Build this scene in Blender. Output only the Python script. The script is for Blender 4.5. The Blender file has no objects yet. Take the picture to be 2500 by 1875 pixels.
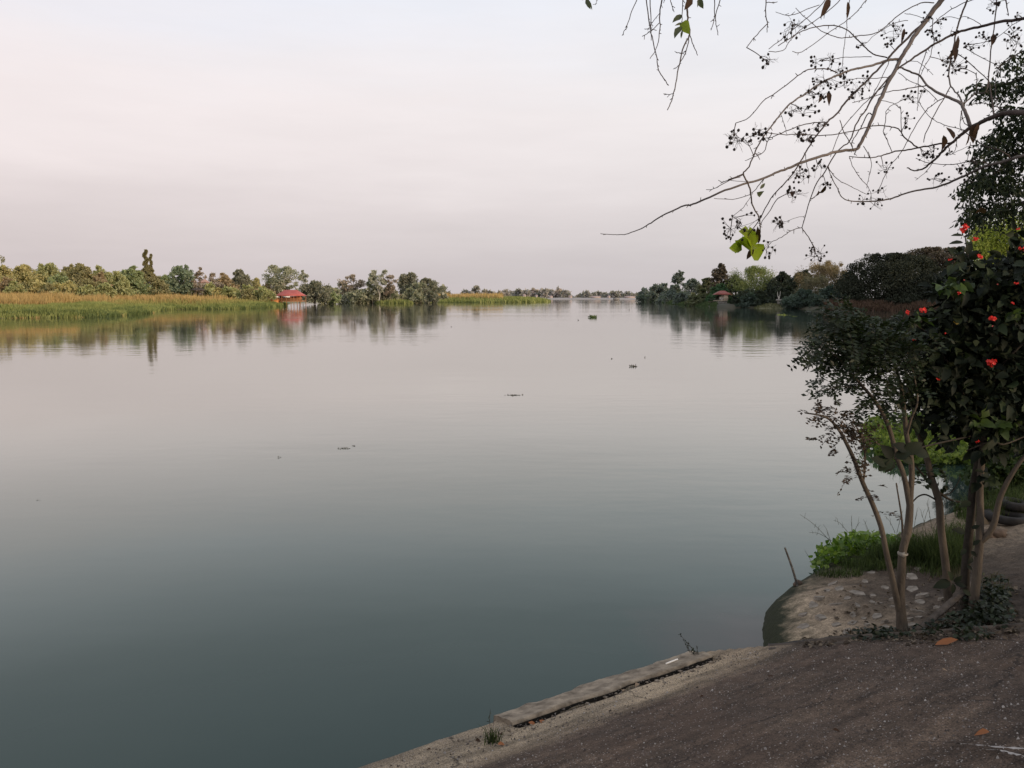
import bpy, math, random
import numpy as np
from mathutils import Vector

R = math.radians
scene = bpy.context.scene
col = scene.collection
rng = np.random.default_rng(7)
random.seed(7)

# ------------------------------------------------------------------ camera model (photo is 2500 x 1875)
F, CX, CY, HC, HOR = 1900.0, 1250.0, 937.5, 3.2, 723.0
TH = math.atan((CY - HOR) / F)
CT, ST = math.cos(TH), math.sin(TH)
CAM = np.array([0.0, 0.0, HC])

def ray(px, py):
    xc, yc = (px - CX) / F, (CY - py) / F
    return np.array([xc, CT + yc * ST, -ST + yc * CT])

def at_y(px, py, Y):
    d = ray(px, py)
    return CAM + d * (Y / d[1])

def at_z(px, py, z=0.0):
    d = ray(px, py)
    return CAM + d * ((z - HC) / d[2])

def ppm(Y):            # metres per photo pixel at depth Y
    return Y / F

# ------------------------------------------------------------------ small maths
def vnoise(x, y, seed=0):
    """smooth value noise, vectorised"""
    x = np.asarray(x, float); y = np.asarray(y, float)
    xi, yi = np.floor(x).astype(np.int64), np.floor(y).astype(np.int64)
    xf, yf = x - xi, y - yi
    def hsh(a, b):
        n = (a * 374761393 + b * 668265263 + seed * 1274126177) & 0x7fffffff
        n = ((n ^ (n >> 13)) * 1274126177) & 0x7fffffff
        return ((n ^ (n >> 16)) & 0xffff) / 65535.0
    u, v = xf * xf * (3 - 2 * xf), yf * yf * (3 - 2 * yf)
    a, b, c, d = hsh(xi, yi), hsh(xi + 1, yi), hsh(xi, yi + 1), hsh(xi + 1, yi + 1)
    return (a * (1 - u) + b * u) * (1 - v) + (c * (1 - u) + d * u) * v

def fbm(x, y, seed=0, o=4):
    s, a = 0, 0.5
    for i in range(o):
        s = s + a * (vnoise(x * 2 ** i, y * 2 ** i, seed + i) - 0.5); a *= 0.5
    return s

def seg_dist(px, py, poly, closed=True):
    d = np.full(px.shape, 1e9)
    n = len(poly)
    for i in range(n if closed else n - 1):
        ax, ay = poly[i]; bx, by = poly[(i + 1) % n]
        vx, vy = bx - ax, by - ay
        t = np.clip(((px - ax) * vx + (py - ay) * vy) / (vx * vx + vy * vy + 1e-12), 0, 1)
        d = np.minimum(d, np.hypot(px - ax - t * vx, py - ay - t * vy))
    return d

def inside(px, py, poly):
    r = np.zeros(px.shape, bool)
    n = len(poly)
    for i in range(n):
        ax, ay = poly[i]; bx, by = poly[(i + 1) % n]
        c = (ay > py) != (by > py)
        with np.errstate(divide='ignore', invalid='ignore'):
            xx = (bx - ax) * (py - ay) / (by - ay) + ax
        r ^= c & (px < xx)
    return r

def sdist(px, py, poly):
    d = seg_dist(px, py, poly)
    return np.where(inside(px, py, poly), d, -d)

def smoothpath(pts, sub=4):
    P = [np.asarray(p, float) for p in pts]
    if len(P) < 3: return np.array(P)
    out = []
    for i in range(len(P) - 1):
        p0 = P[max(i - 1, 0)]; p1 = P[i]; p2 = P[i + 1]; p3 = P[min(i + 2, len(P) - 1)]
        for k in range(sub):
            t = k / sub
            out.append(0.5 * (2 * p1 + (p2 - p0) * t + (2 * p0 - 5 * p1 + 4 * p2 - p3) * t * t + (3 * p1 - p0 - 3 * p2 + p3) * t ** 3))
    out.append(P[-1])
    return np.array(out)

def unit(v):
    v = np.asarray(v, float)
    return v / (np.linalg.norm(v, axis=-1, keepdims=True) + 1e-12)

# ------------------------------------------------------------------ mesh builder
class MB:
    def __init__(self): self.V = []; self.Fs = []; self.n = 0; self.mi = []
    def add(self, V, F, mi=0):
        """V (n,3), F (m,k) index array"""
        V = np.asarray(V, float).reshape(-1, 3); F = np.asarray(F, np.int64)
        self.V.append(V); self.Fs.append(F + self.n); self.mi.append(np.full(len(F), mi)); self.n += len(V)
    def poly(self, V, mi=0):
        V = np.asarray(V, float); self.add(V, [list(range(len(V)))], mi)
    def box(self, c, s, rz=0.0, mi=0):
        x, y, z = np.array(s) / 2.0
        v = np.array([[-x,-y,-z],[x,-y,-z],[x,y,-z],[-x,y,-z],[-x,-y,z],[x,-y,z],[x,y,z],[-x,y,z]])
        ca, sa = math.cos(rz), math.sin(rz)
        v = v @ np.array([[ca, sa, 0], [-sa, ca, 0], [0, 0, 1]]) + np.asarray(c, float)
        self.add(v, [[0,3,2,1],[4,5,6,7],[0,1,5,4],[1,2,6,5],[2,3,7,6],[3,0,4,7]], mi)
    def tube(self, pts, rad, n=6, mi=0, cap=True):
        P = np.asarray(pts, float); m = len(P)
        rad = np.interp(np.linspace(0, 1, m), np.linspace(0, 1, len(np.atleast_1d(rad))), np.atleast_1d(rad))
        T = np.gradient(P, axis=0); T = unit(T)
        ref = np.array([0, 0, 1.0]) if abs(T[0][2]) < 0.9 else np.array([1.0, 0, 0])
        u = unit(np.cross(T[0], ref)); rings = []
        ang = np.arange(n) * 2 * math.pi / n
        for i in range(m):
            u = unit(u - T[i] * np.dot(u, T[i])); w = np.cross(T[i], u)
            rings.append(P[i] + rad[i] * (np.cos(ang)[:, None] * u + np.sin(ang)[:, None] * w))
        V = np.concatenate(rings)
        i = np.arange(m - 1)[:, None] * n; k = np.arange(n)[None, :]; k2 = (k + 1) % n
        Q = np.stack([i + k, i + k2, i + n + k2, i + n + k], -1).reshape(-1, 4)
        self.add(V, Q, mi)
        if cap and n > 2:
            self.add(rings[-1], [list(range(n))], mi); self.add(rings[0][::-1], [list(range(n))], mi)
    def build(self, name, mats, parent=None, smooth=False):
        me = bpy.data.meshes.new(name)
        V = np.concatenate(self.V) if self.V else np.zeros((0, 3))
        par = np.zeros(3)
        if parent is not None:
            par = np.array(absloc(parent))
        V = V - par
        tot = np.concatenate([np.full(len(f), f.shape[1]) for f in self.Fs])
        loops = np.concatenate([f.reshape(-1) for f in self.Fs])
        start = np.concatenate([[0], np.cumsum(tot)[:-1]])
        me.vertices.add(len(V)); me.vertices.foreach_set('co', V.reshape(-1).astype(np.float32))
        me.loops.add(len(loops)); me.loops.foreach_set('vertex_index', loops.astype(np.int32))
        me.polygons.add(len(tot)); me.polygons.foreach_set('loop_start', start.astype(np.int32))
        me.polygons.foreach_set('loop_total', tot.astype(np.int32))
        me.polygons.foreach_set('material_index', np.concatenate(self.mi).astype(np.int32))
        if smooth: me.polygons.foreach_set('use_smooth', np.ones(len(tot), bool))
        for m in (mats if isinstance(mats, (list, tuple)) else [mats]): me.materials.append(m)
        me.update(calc_edges=True); me.validate()
        o = bpy.data.objects.new(name, me); col.objects.link(o)
        if parent is not None: o.parent = parent
        return o

def absloc(o):
    v = Vector(o.location)
    while o.parent: o = o.parent; v = v + Vector(o.location)
    return v

def tag(o, label=None, cat=None, group=None, kind=None):
    if label: o['label'] = label
    if cat: o['category'] = cat
    if group: o['group'] = group
    if kind: o['kind'] = kind
    return o

def empty(name, loc, label, cat, group=None):
    o = bpy.data.objects.new(name, None); col.objects.link(o)
    o.location = [float(v) for v in loc]; o.empty_display_size = 0.2
    return tag(o, label, cat, group)

def origin_to(o, p):
    p = Vector([float(v) for v in p]); 
    n = len(o.data.vertices); a = np.empty(n * 3, np.float32); o.data.vertices.foreach_get('co', a)
    a = a.reshape(-1, 3) - np.array(p, np.float32); o.data.vertices.foreach_set('co', a.reshape(-1)); o.location = p
    o.data.update()
    return o

# ------------------------------------------------------------------ leaf shapes (vectorised)
def frames(d, nrm):
    d = unit(d); s = unit(np.cross(d, nrm)); n = np.cross(s, d)
    return d, s, n

def rand_dirs(n, r, up=0.0):
    v = r.normal(size=(n, 3)); v[:, 2] += up
    return unit(v)

def leaves4(mb, P, D, N, L, W, mi=0, fold=0.15):
    """diamond leaf of 4 verts, slightly folded, split as a quad"""
    d, s, n = frames(D, N); L = np.broadcast_to(L, len(P))[:, None]; W = np.broadcast_to(W, len(P))[:, None]
    a = P; t = P + d * L; m = P + d * L * 0.5 + n * L * fold
    V = np.stack([a, m - s * W / 2, t, m + s * W / 2], 1).reshape(-1, 3)
    i = np.arange(len(P))[:, None] * 4
    mb.add(V, i + np.array([[0, 1, 2, 3]]), mi)

def leaves8(mb, P, D, N, L, W, mi=0, droop=0.25, fold=0.12, wave=0.0):
    """near leaf: folded along the midrib, five stations, drooping tip"""
    d, s, n = frames(D, N); k = len(P)
    L = np.broadcast_to(L, k)[:, None]; W = np.broadcast_to(W, k)[:, None]
    M, Ls, Rs = [], [], []
    for t, h in ((.16, .33), (.42, .5), (.72, .34)):
        m = P + d * L * t - n * L * droop * t * t; j = lambda: (rng.random((k, 1)) - .5) * wave * W * n
        M.append(m); Ls.append(m - s * W * h + n * W * fold * h * 2 + j()); Rs.append(m + s * W * h + n * W * fold * h * 2 + j())
    tip = P + d * L * .98 - n * L * droop
    V = np.stack([P, tip] + M + Ls + Rs, 1).reshape(-1, 3)      # 0 base 1 tip 2-4 mid 5-7 left 8-10 right
    i = np.arange(k)[:, None] * 11
    T = np.concatenate([i + np.array([q]) for q in ([0, 8, 2], [0, 2, 5], [4, 10, 1], [4, 1, 7])])
    Q = np.concatenate([i + np.array([q]) for q in ([2, 8, 9, 3], [2, 3, 6, 5], [3, 9, 10, 4], [3, 4, 7, 6])])
    mb.add(V, T, mi); mb.n -= len(V); mb.Fs.append(Q + mb.n); mb.mi.append(np.full(len(Q), mi)); mb.n += len(V)

def blades(mb, P, H, W, lean, r, mi=0, segs=2):
    """grass blades: tapered, bent ribbons"""
    k = len(P); H = np.broadcast_to(H, k)[:, None]; W = np.broadcast_to(W, k)[:, None]
    a = r.random(k) * 2 * math.pi; side = np.stack([np.cos(a), np.sin(a), np.zeros(k)], 1)
    b = r.random(k) * 2 * math.pi; ln = np.stack([np.cos(b), np.sin(b), np.zeros(k)], 1) * (lean * r.random((k, 1)))
    up = np.array([[0, 0, 1.0]])
    p1 = P + up * H * .5 + ln * H * .2; p2 = P + up * H * (1 - .25 * np.linalg.norm(ln, axis=1, keepdims=True)) + ln * H * .8
    V = np.stack([P - side * W / 2, P + side * W / 2, p1 - side * W * .4, p1 + side * W * .4, p2], 1).reshape(-1, 3)
    i = np.arange(k)[:, None] * 5
    mb.add(V, i + np.array([[0, 1, 3, 2]]), mi); mb.n -= len(V)
    mb.Fs.append(i + np.array([[2, 3, 4]]) + mb.n); mb.mi.append(np.full(k, mi)); mb.n += len(V)

_ico = None
def ico():
    global _ico
    if _ico is None:
        t = (1 + 5 ** .5) / 2
        v = [(-1,t,0),(1,t,0),(-1,-t,0),(1,-t,0),(0,-1,t),(0,1,t),(0,-1,-t),(0,1,-t),(t,0,-1),(t,0,1),(-t,0,-1),(-t,0,1)]
        f = [(0,11,5),(0,5,1),(0,1,7),(0,7,10),(0,10,11),(1,5,9),(5,11,4),(11,10,2),(10,7,6),(7,1,8),(3,9,4),(3,4,2),(3,2,6),(3,6,8),(3,8,9),(4,9,5),(2,4,11),(6,2,10),(8,6,7),(9,8,1)]
        v = [np.array(q) / np.linalg.norm(q) for q in v]; c = {}; nf = []
        def mid(a, b):
            k = (min(a, b), max(a, b))
            if k not in c: m = (v[a] + v[b]); v.append(m / np.linalg.norm(m)); c[k] = len(v) - 1
            return c[k]
        for a, b, d in f:
            x, y, z = mid(a, b), mid(b, d), mid(d, a); nf += [(a, x, z), (b, y, x), (d, z, y), (x, y, z)]
        _ico = (np.array(v), np.array(nf))
    return _ico

def ball(mb, c, r, mi=0, sq=(1, 1, 1), jag=0.0):
    v, f = ico()
    k = 1 + jag * (rng.random((len(v), 1)) - .5)
    mb.add(v * k * r * np.array(sq) + np.asarray(c), f, mi)

# ------------------------------------------------------------------ materials
def new_mat(name):
    m = bpy.data.materials.new(name); m.use_nodes = True
    nt = m.node_tree; nt.nodes.clear()
    out = nt.nodes.new('ShaderNodeOutputMaterial')
    return m, nt, out

def ramp(nt, stops):
    r = nt.nodes.new('ShaderNodeValToRGB')
    e = r.color_ramp.elements
    while len(e) > len(stops): e.remove(e[-1])
    while len(e) < len(stops): e.new(0.5)
    for q, (p, c) in zip(e, stops):
        q.position = p; q.color = (c[0], c[1], c[2], 1) if len(c) == 3 else c
    return r

def noise(nt, scale, detail=3, rough=.55, vec=None):
    n = nt.nodes.new('ShaderNodeTexNoise'); n.inputs['Scale'].default_value = scale
    n.inputs['Detail'].default_value = detail; n.inputs['Roughness'].default_value = rough
    if vec is not None: nt.links.new(vec, n.inputs['Vector'])
    return n

def mixc(nt, fac, a, b, mode='MIX'):
    m = nt.nodes.new('ShaderNodeMix'); m.data_type = 'RGBA'; m.blend_type = mode
    for sock, v in ((m.inputs[0], fac), (m.inputs[6], a), (m.inputs[7], b)):
        if hasattr(v, 'is_linked'): nt.links.new(v, sock)
        elif isinstance(v, (int, float)): sock.default_value = v
        else: sock.default_value = (v[0], v[1], v[2], 1)
    return m.outputs[2]

def math_node(nt, op, a, b=None, c=None, clamp=False):
    m = nt.nodes.new('ShaderNodeMath'); m.operation = op; m.use_clamp = clamp
    for i, v in enumerate((a, b, c)):
        if v is None: continue
        if hasattr(v, 'is_linked'): nt.links.new(v, m.inputs[i])
        else: m.inputs[i].default_value = v
    return m.outputs[0]

def leaf_mat(name, ca, cb, trans=0.3, rough=.6, spec=.15, clump=0.0, third=None):
    """per-leaf colour between ca and cb, with patches from a low noise"""
    m, nt, out = new_mat(name)
    g = nt.nodes.new('ShaderNodeNewGeometry'); tc = nt.nodes.new('ShaderNodeTexCoord')
    stops = [(0, ca), (1, cb)] if third is None else [(0, ca), (.72, cb), (1, third)]
    rp = ramp(nt, stops)
    if clump:
        nz = noise(nt, clump, 2, .5, tc.outputs['Object'])
        f = math_node(nt, 'MULTIPLY_ADD', nz.outputs[0], 2.2, -.6, True)
        f = math_node(nt, 'MULTIPLY_ADD', g.outputs['Random Per Island'], .45, math_node(nt, 'MULTIPLY', f, .55))
    else: f = g.outputs['Random Per Island']
    nt.links.new(f, rp.inputs[0])
    p = nt.nodes.new('ShaderNodeBsdfPrincipled')
    nt.links.new(rp.outputs[0], p.inputs['Base Color'])
    p.inputs['Roughness'].default_value = rough; p.inputs['Specular IOR Level'].default_value = spec
    if trans > 0:
        t = nt.nodes.new('ShaderNodeBsdfTranslucent'); nt.links.new(mixc(nt, 1.0, rp.outputs[0], (1.0, 1.15, .6), 'MULTIPLY'), t.inputs[0])
        x = nt.nodes.new('ShaderNodeMixShader'); x.inputs[0].default_value = trans
        nt.links.new(p.outputs[0], x.inputs[1]); nt.links.new(t.outputs[0], x.inputs[2]); nt.links.new(x.outputs[0], out.inputs[0])
    else: nt.links.new(p.outputs[0], out.inputs[0])
    return m

def plain_mat(name, ca, cb, scale=6.0, rough=.85, bump=0.0, bscale=40, detail=4, spec=.2, stretch=None):
    m, nt, out = new_mat(name)
    tc = nt.nodes.new('ShaderNodeTexCoord'); vec = tc.outputs['Object']
    if stretch:
        mp = nt.nodes.new('ShaderNodeMapping'); mp.inputs['Scale'].default_value = stretch; nt.links.new(vec, mp.inputs[0]); vec = mp.outputs[0]
    nz = noise(nt, scale, detail, .6, vec)
    rp = ramp(nt, [(.3, ca), (.7, cb)]); nt.links.new(nz.outputs[0], rp.inputs[0])
    p = nt.nodes.new('ShaderNodeBsdfPrincipled'); nt.links.new(rp.outputs[0], p.inputs['Base Color'])
    p.inputs['Roughness'].default_value = rough; p.inputs['Specular IOR Level'].default_value = spec
    if bump:
        b2 = noise(nt, bscale, 4, .6, vec); b = nt.nodes.new('ShaderNodeBump'); b.inputs['Strength'].default_value = bump; b.inputs['Distance'].default_value = .01
        nt.links.new(b2.outputs[0], b.inputs['Height']); nt.links.new(b.outputs[0], p.inputs['Normal'])
    nt.links.new(p.outputs[0], out.inputs[0])
    return m

#@@MATERIALS
BARK_FAR = plain_mat('bark_far', (.10, .085, .07), (.18, .15, .12), 1.0)
BARK_PALE = plain_mat('bark_pale', (.42, .39, .34), (.58, .54, .48), 1.0)
BARK_DARK = plain_mat('bark_dark', (.035, .030, .026), (.07, .06, .05), 1.0)
BARK_SAP = plain_mat('bark_sapling', (.042, .034, .026), (.118, .096, .073), 7, .9, 1.0, 70, 6, stretch=(1, 1, .4))
BARK_BLACK = plain_mat('bark_shaded', (.018, .015, .011), (.045, .038, .03), 12, .9, .7, 60)
BARK_TWIG = plain_mat('bark_twig', (.05, .040, .036), (.13, .108, .095), 9, .8, .5, 80)
BARK_TWIGD = plain_mat('bark_twig_dark', (.028, .02, .017), (.075, .056, .048), 9, .8, .5, 80)
SEED = plain_mat('seed_capsule', (.010, .008, .007), (.03, .023, .02), 60, .7)
DRYLEAF = leaf_mat('dry_leaf', (.030, .016, .010), (.075, .042, .026), .25, .7)
DRYPALE = leaf_mat('dry_leaf_pale', (.20, .13, .085), (.36, .26, .18), .3, .7)

# ------------------------------------------------------------------ world
w = bpy.data.worlds.new('World'); scene.world = w; w.use_nodes = True
nt = w.node_tree; nt.nodes.clear()
out = nt.nodes.new('ShaderNodeOutputWorld'); bg = nt.nodes.new('ShaderNodeBackground'); nt.links.new(bg.outputs[0], out.inputs[0])
SUN_EL, SUN_AZ = R(13), R(128)       # azimuth clockwise from +Y: behind the camera, to the right
sky = nt.nodes.new('ShaderNodeTexSky'); sky.sky_type = 'NISHITA'; sky.sun_disc = False
sky.sun_elevation = SUN_EL; sky.sun_rotation = SUN_AZ; sky.dust_density = 4.0; sky.air_density = 1.2
skm = mixc(nt, 1.0, sky.outputs[0], (.1, .1, .1), 'MULTIPLY')
tc = nt.nodes.new('ShaderNodeTexCoord'); sep = nt.nodes.new('ShaderNodeSeparateXYZ'); nt.links.new(tc.outputs['Generated'], sep.inputs[0])
grad = ramp(nt, [(0, (.28, .27, .265)), (.497, (.62, .575, .585)), (.519, (.668, .628, .638)), (.557, (.79, .74, .748)), (.58, (.885, .835, .84)), (.605, (.925, .88, .885)),
                 (.63, (.915, .90, .925)), (.665, (.885, .92, .99)), (.80, (.88, .94, 1.05)), (1, (.82, .91, 1.05))])
el = math_node(nt, 'MULTIPLY_ADD', sep.outputs[2], .5, .5)
# soft cloud bands wobble the gradient a little
mp = nt.nodes.new('ShaderNodeMapping'); mp.inputs['Scale'].default_value = (1.5, 1.5, 9); nt.links.new(tc.outputs['Generated'], mp.inputs[0])
cn = noise(nt, 1.6, 5, .55, mp.outputs[0])
el2 = math_node(nt, 'ADD', el, math_node(nt, 'MULTIPLY_ADD', cn.outputs[0], .06, -.03))
nt.links.new(el2, grad.inputs[0])
# warmer, rosier towards the left (west) side
side = math_node(nt, 'MULTIPLY_ADD', sep.outputs[0], -.9, .35, True)
warm = mixc(nt, side, grad.outputs[0], mixc(nt, 1.0, grad.outputs[0], (1.04, .975, .965), 'MULTIPLY'))
cn2 = noise(nt, 2.4, 6, .6, mp.outputs[0])
cl = math_node(nt, 'MULTIPLY_ADD', cn2.outputs[0], .13, .94)
cl3 = nt.nodes.new('ShaderNodeCombineColor')
for i in range(3): nt.links.new(cl, cl3.inputs[i])
hz = mixc(nt, 1.0, warm, cl3.outputs[0], 'MULTIPLY')
fin = mixc(nt, .08, hz, skm)
nt.links.new(fin, bg.inputs[0]); bg.inputs[1].default_value = 1.0

sun = bpy.data.lights.new('sun', 'SUN'); sun.energy = 2.6; sun.angle = R(10); sun.color = (1.0, .76, .52)
so = bpy.data.objects.new('sun', sun); col.objects.link(so)
sd = Vector((math.sin(SUN_AZ) * math.cos(SUN_EL), math.cos(SUN_AZ) * math.cos(SUN_EL), math.sin(SUN_EL)))
so.rotation_euler = sd.to_track_quat('Z', 'Y').to_euler(); so.location = sd * 40

cam = bpy.data.cameras.new('camera'); co = bpy.data.objects.new('camera', cam); col.objects.link(co)
cam.sensor_width = 36; cam.lens = F / 2500 * 36; cam.clip_end = 12000; cam.clip_start = .05
co.location = CAM; co.rotation_euler = (math.pi / 2 - TH, 0, 0); scene.camera = co
scene.view_settings.view_transform = 'Standard'; scene.view_settings.look = 'None'; scene.view_settings.exposure = 0
scene.render.engine = 'CYCLES'
scene.cycles.use_denoising = True
scene.cycles.max_bounces = 6; scene.cycles.diffuse_bounces = 3; scene.cycles.glossy_bounces = 3; scene.cycles.transmission_bounces = 3
scene.cycles.sample_clamp_indirect = 6

# ------------------------------------------------------------------ water
m, nt, out = new_mat('river_water')
tc = nt.nodes.new('ShaderNodeTexCoord'); ob = tc.outputs['Object']
n1 = noise(nt, 2.2, 3, .5, ob); mpw = nt.nodes.new('ShaderNodeMapping'); mpw.inputs['Scale'].default_value = (.35, 1, 1); nt.links.new(ob, mpw.inputs[0])
n2 = noise(nt, .8, 3, .5, mpw.outputs[0]); n3 = noise(nt, .03, 3, .6, mpw.outputs[0])
hgt = math_node(nt, 'ADD', math_node(nt, 'MULTIPLY', n1.outputs[0], .22), n2.outputs[0])
patch = ramp(nt, [(.40, (.10,) * 3), (.66, (1,) * 3)]); nt.links.new(n3.outputs[0], patch.inputs[0])
bp = nt.nodes.new('ShaderNodeBump'); bp.inputs['Distance'].default_value = .030
nt.links.new(math_node(nt, 'MULTIPLY', patch.outputs[0], .8), bp.inputs['Strength'])
nt.links.new(hgt, bp.inputs['Height'])
n4 = noise(nt, .25, 4, .6, ob); rp = ramp(nt, [(.3, (.016, .031, .0275)), (.7, (.023, .039, .034))]); nt.links.new(n4.outputs[0], rp.inputs[0])
vd = nt.nodes.new('ShaderNodeVectorMath'); vd.operation = 'DISTANCE'; nt.links.new(ob, vd.inputs[0]); vd.inputs[1].default_value = (2.35, 7.0, 0)      # silty shallows by the mound
sh = math_node(nt, 'MULTIPLY_ADD', math_node(nt, 'ADD', vd.outputs['Value'], math_node(nt, 'MULTIPLY_ADD', n1.outputs[0], .9, -.45)), -.85, 1.15, True)
df = nt.nodes.new('ShaderNodeBsdfDiffuse'); nt.links.new(mixc(nt, sh, rp.outputs[0], (.060, .046, .044)), df.inputs[0])
gl = nt.nodes.new('ShaderNodeBsdfGlossy'); gl.inputs['Roughness'].default_value = .045; nt.links.new(bp.outputs[0], gl.inputs['Normal'])
fr = nt.nodes.new('ShaderNodeFresnel'); fr.inputs[0].default_value = 1.33; nt.links.new(bp.outputs[0], fr.inputs['Normal'])
fc = ramp(nt, [(.02, (.016,) * 3), (.10, (.10,) * 3), (.18, (.25,) * 3), (.35, (.52,) * 3), (.47, (.66,) * 3), (.72, (.82,) * 3), (1, (.95,) * 3)]); nt.links.new(fr.outputs[0], fc.inputs[0])
tn = ramp(nt, [(.04, (.88, .985, .94)), (.22, (.95, .985, .945)), (.45, (1, .978, .93)), (1, (1, .98, .95))]); nt.links.new(fr.outputs[0], tn.inputs[0]); nt.links.new(tn.outputs[0], gl.inputs[0])
mx = nt.nodes.new('ShaderNodeMixShader'); nt.links.new(fc.outputs[0], mx.inputs[0]); nt.links.new(df.outputs[0], mx.inputs[1]); nt.links.new(gl.outputs[0], mx.inputs[2])
nt.links.new(mx.outputs[0], out.inputs[0])
WATER = m
mb = MB(); S = 5000
mb.add([[-S, -60, 0], [S, -60, 0], [S, S, 0], [-S, S, 0]], [[0, 1, 2, 3]])
tag(mb.build('water', WATER), 'calm wide grey green river reflecting the pale sky', 'river', kind='structure')
mb = MB(); mb.add([[-2 * S, -200, -3], [2 * S, -200, -3], [2 * S, 2 * S, -3], [-2 * S, 2 * S, -3]], [[0, 1, 2, 3]])
tag(mb.build('riverbed', plain_mat('riverbed_mud', (.06, .05, .04), (.1, .085, .065), .5)), 'muddy riverbed under the water reaching the horizon', 'riverbed', kind='structure')

# ------------------------------------------------------------------ banks far away
def zpts(pl): return [tuple(at_z(a, b)[:2]) for a, b in pl]
LSH = zpts([(-260, 790), (0, 777), (130, 776), (250, 774), (330, 768), (368, 764), (392, 757.5), (430, 755), (557, 755), (630, 752), (683, 748.5), (705, 744.5),
            (716, 739), (760, 737.3), (800, 736.5), (850, 738), (926, 741), (1002, 741), (1020, 738.5), (1048, 738.3), (1062, 736.8), (1080, 738.3), (1180, 739), (1295, 739),
            (1342, 737.3), (1318, 735.6), (1200, 734.2), (1080, 733.5)])
LPOLY = LSH + [(-700, 640), (-900, 400), (-400, 60)]
RSH = zpts([(1549, 735.2), (1594, 737), (1640, 741), (1659, 744), (1743, 751), (1790, 751.5), (1846, 752), (1917, 753), (1974, 756), (2060, 757.5), (2140, 759)])
NEAR_SH = [(92, 147), (76, 108), (56, 74), (36, 47), (24, 31), (15.5, 21), (11.8, 17.8), (10.6, 15.5), (9.5, 13.6), (8.1, 12.2), (6.9, 11.3), (5.6, 10.4), (4.3, 9.3), (3.55, 8.7), (2.98, 8.12), (2.6, 7.65), (2.42, 7.2), (2.28, 6.7), (2.22, 6.3), (2.0, 6.12), (1.6, 5.97)]
E0, E1 = np.array([-.95, 4.36]), np.array([1.45, 5.86]); ED = unit(E1 - E0); EN = np.array([ED[1], -ED[0]])
far_e = E0 - ED * 14
RPOLY = RSH + NEAR_SH + [tuple(E1), tuple(far_e), tuple(far_e + EN * 30), (60, -30), (600, -30), (700, 700), (150, 700), (95, 560)]

def lheight(x, y):
    d = sdist(x, y, LPOLY)
    h = np.where(d < 0, d * .25, np.minimum(d * .12, 1.0) + np.clip((d - 8) * .02, 0, 1.4))
    return h + np.where(d > 2, 1, 0) * fbm(x * .08, y * .08, 3) * .5

def rheight(x, y):
    d = sdist(x, y, RPOLY)
    de = (x - E0[0]) * EN[0] + (y - E0[1]) * EN[1]
    topo = np.clip(.40 + .286 * de, .46, 2.0)
    topo = np.where(y > 9, np.maximum(topo, np.clip(.5 + (y - 9) * .03, .5, 1.0)), topo)
    path = np.exp(-(((x - 6.0) / 1.7) ** 2 + ((y - 8.3) / 1.6) ** 2)) * .22
    topo = topo + path
    slope = np.where(y > 20, .30, .55)
    e = np.where(d < 0, d * .8, d * slope + np.clip(d * 1.2, 0, .10))
    k = .12
    h = -k * np.log(np.exp(-np.clip(topo, -3, 9) / k) + np.exp(-np.clip(e, -3, 9) / k))
    rough = fbm(x * 1.1, y * 1.1, 11) * .12 + fbm(x * 5, y * 5, 21, 4) * .07
    return h + np.where(d > .05, 1, .3) * rough * np.clip(.4 + d, .3, 1)

def grid_land(name, hfun, x0, x1, y0, y1, step, mat, zmin=-.5, cut=None, smooth=True):
    xs = np.arange(x0, x1 + step * .5, step); ys = np.arange(y0, y1 + step * .5, step)
    X, Y = np.meshgrid(xs, ys); Z = hfun(X.ravel(), Y.ravel()).reshape(X.shape)
    V = np.stack([X.ravel(), Y.ravel(), Z.ravel()], 1); nx = len(xs)
    i, j = np.meshgrid(np.arange(nx - 1), np.arange(len(ys) - 1)); a = (j * nx + i).ravel()
    Q = np.stack([a, a + 1, a + nx + 1, a + nx], 1)
    keep = V[Q][:, :, 2].max(1) > zmin
    if cut is not None: keep &= ~cut(V[Q][:, :, 0].mean(1), V[Q][:, :, 1].mean(1))
    Q = Q[keep]; used = np.unique(Q); mp_ = np.full(len(V), -1); mp_[used] = np.arange(len(used))
    mb = MB(); mb.add(V[used], mp_[Q]); return mb.build(name, mat, None, smooth)

LAND = plain_mat('bank_soil', (.12, .13, .05), (.2, .16, .075), .15)
RLAND = plain_mat('bank_soil_right', (.03, .035, .022), (.07, .06, .04), .2)
tag(grid_land('left_bank', lheight, -700, 60, 70, 760, 4, LAND, cut=lambda x, y: x < -y * 1.1 - 60), 'low reedy river bank on the far left', 'river bank', kind='structure')

# dirt of the near bank
m, nt, out = new_mat('dirt')
tc = nt.nodes.new('ShaderNodeTexCoord'); ob = tc.outputs['Object']; sp = nt.nodes.new('ShaderNodeSeparateXYZ'); nt.links.new(ob, sp.inputs[0])
a = noise(nt, .9, 6, .62, ob); b = noise(nt, 9, 5, .65, ob); c = noise(nt, 55, 4, .7, ob)
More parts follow.
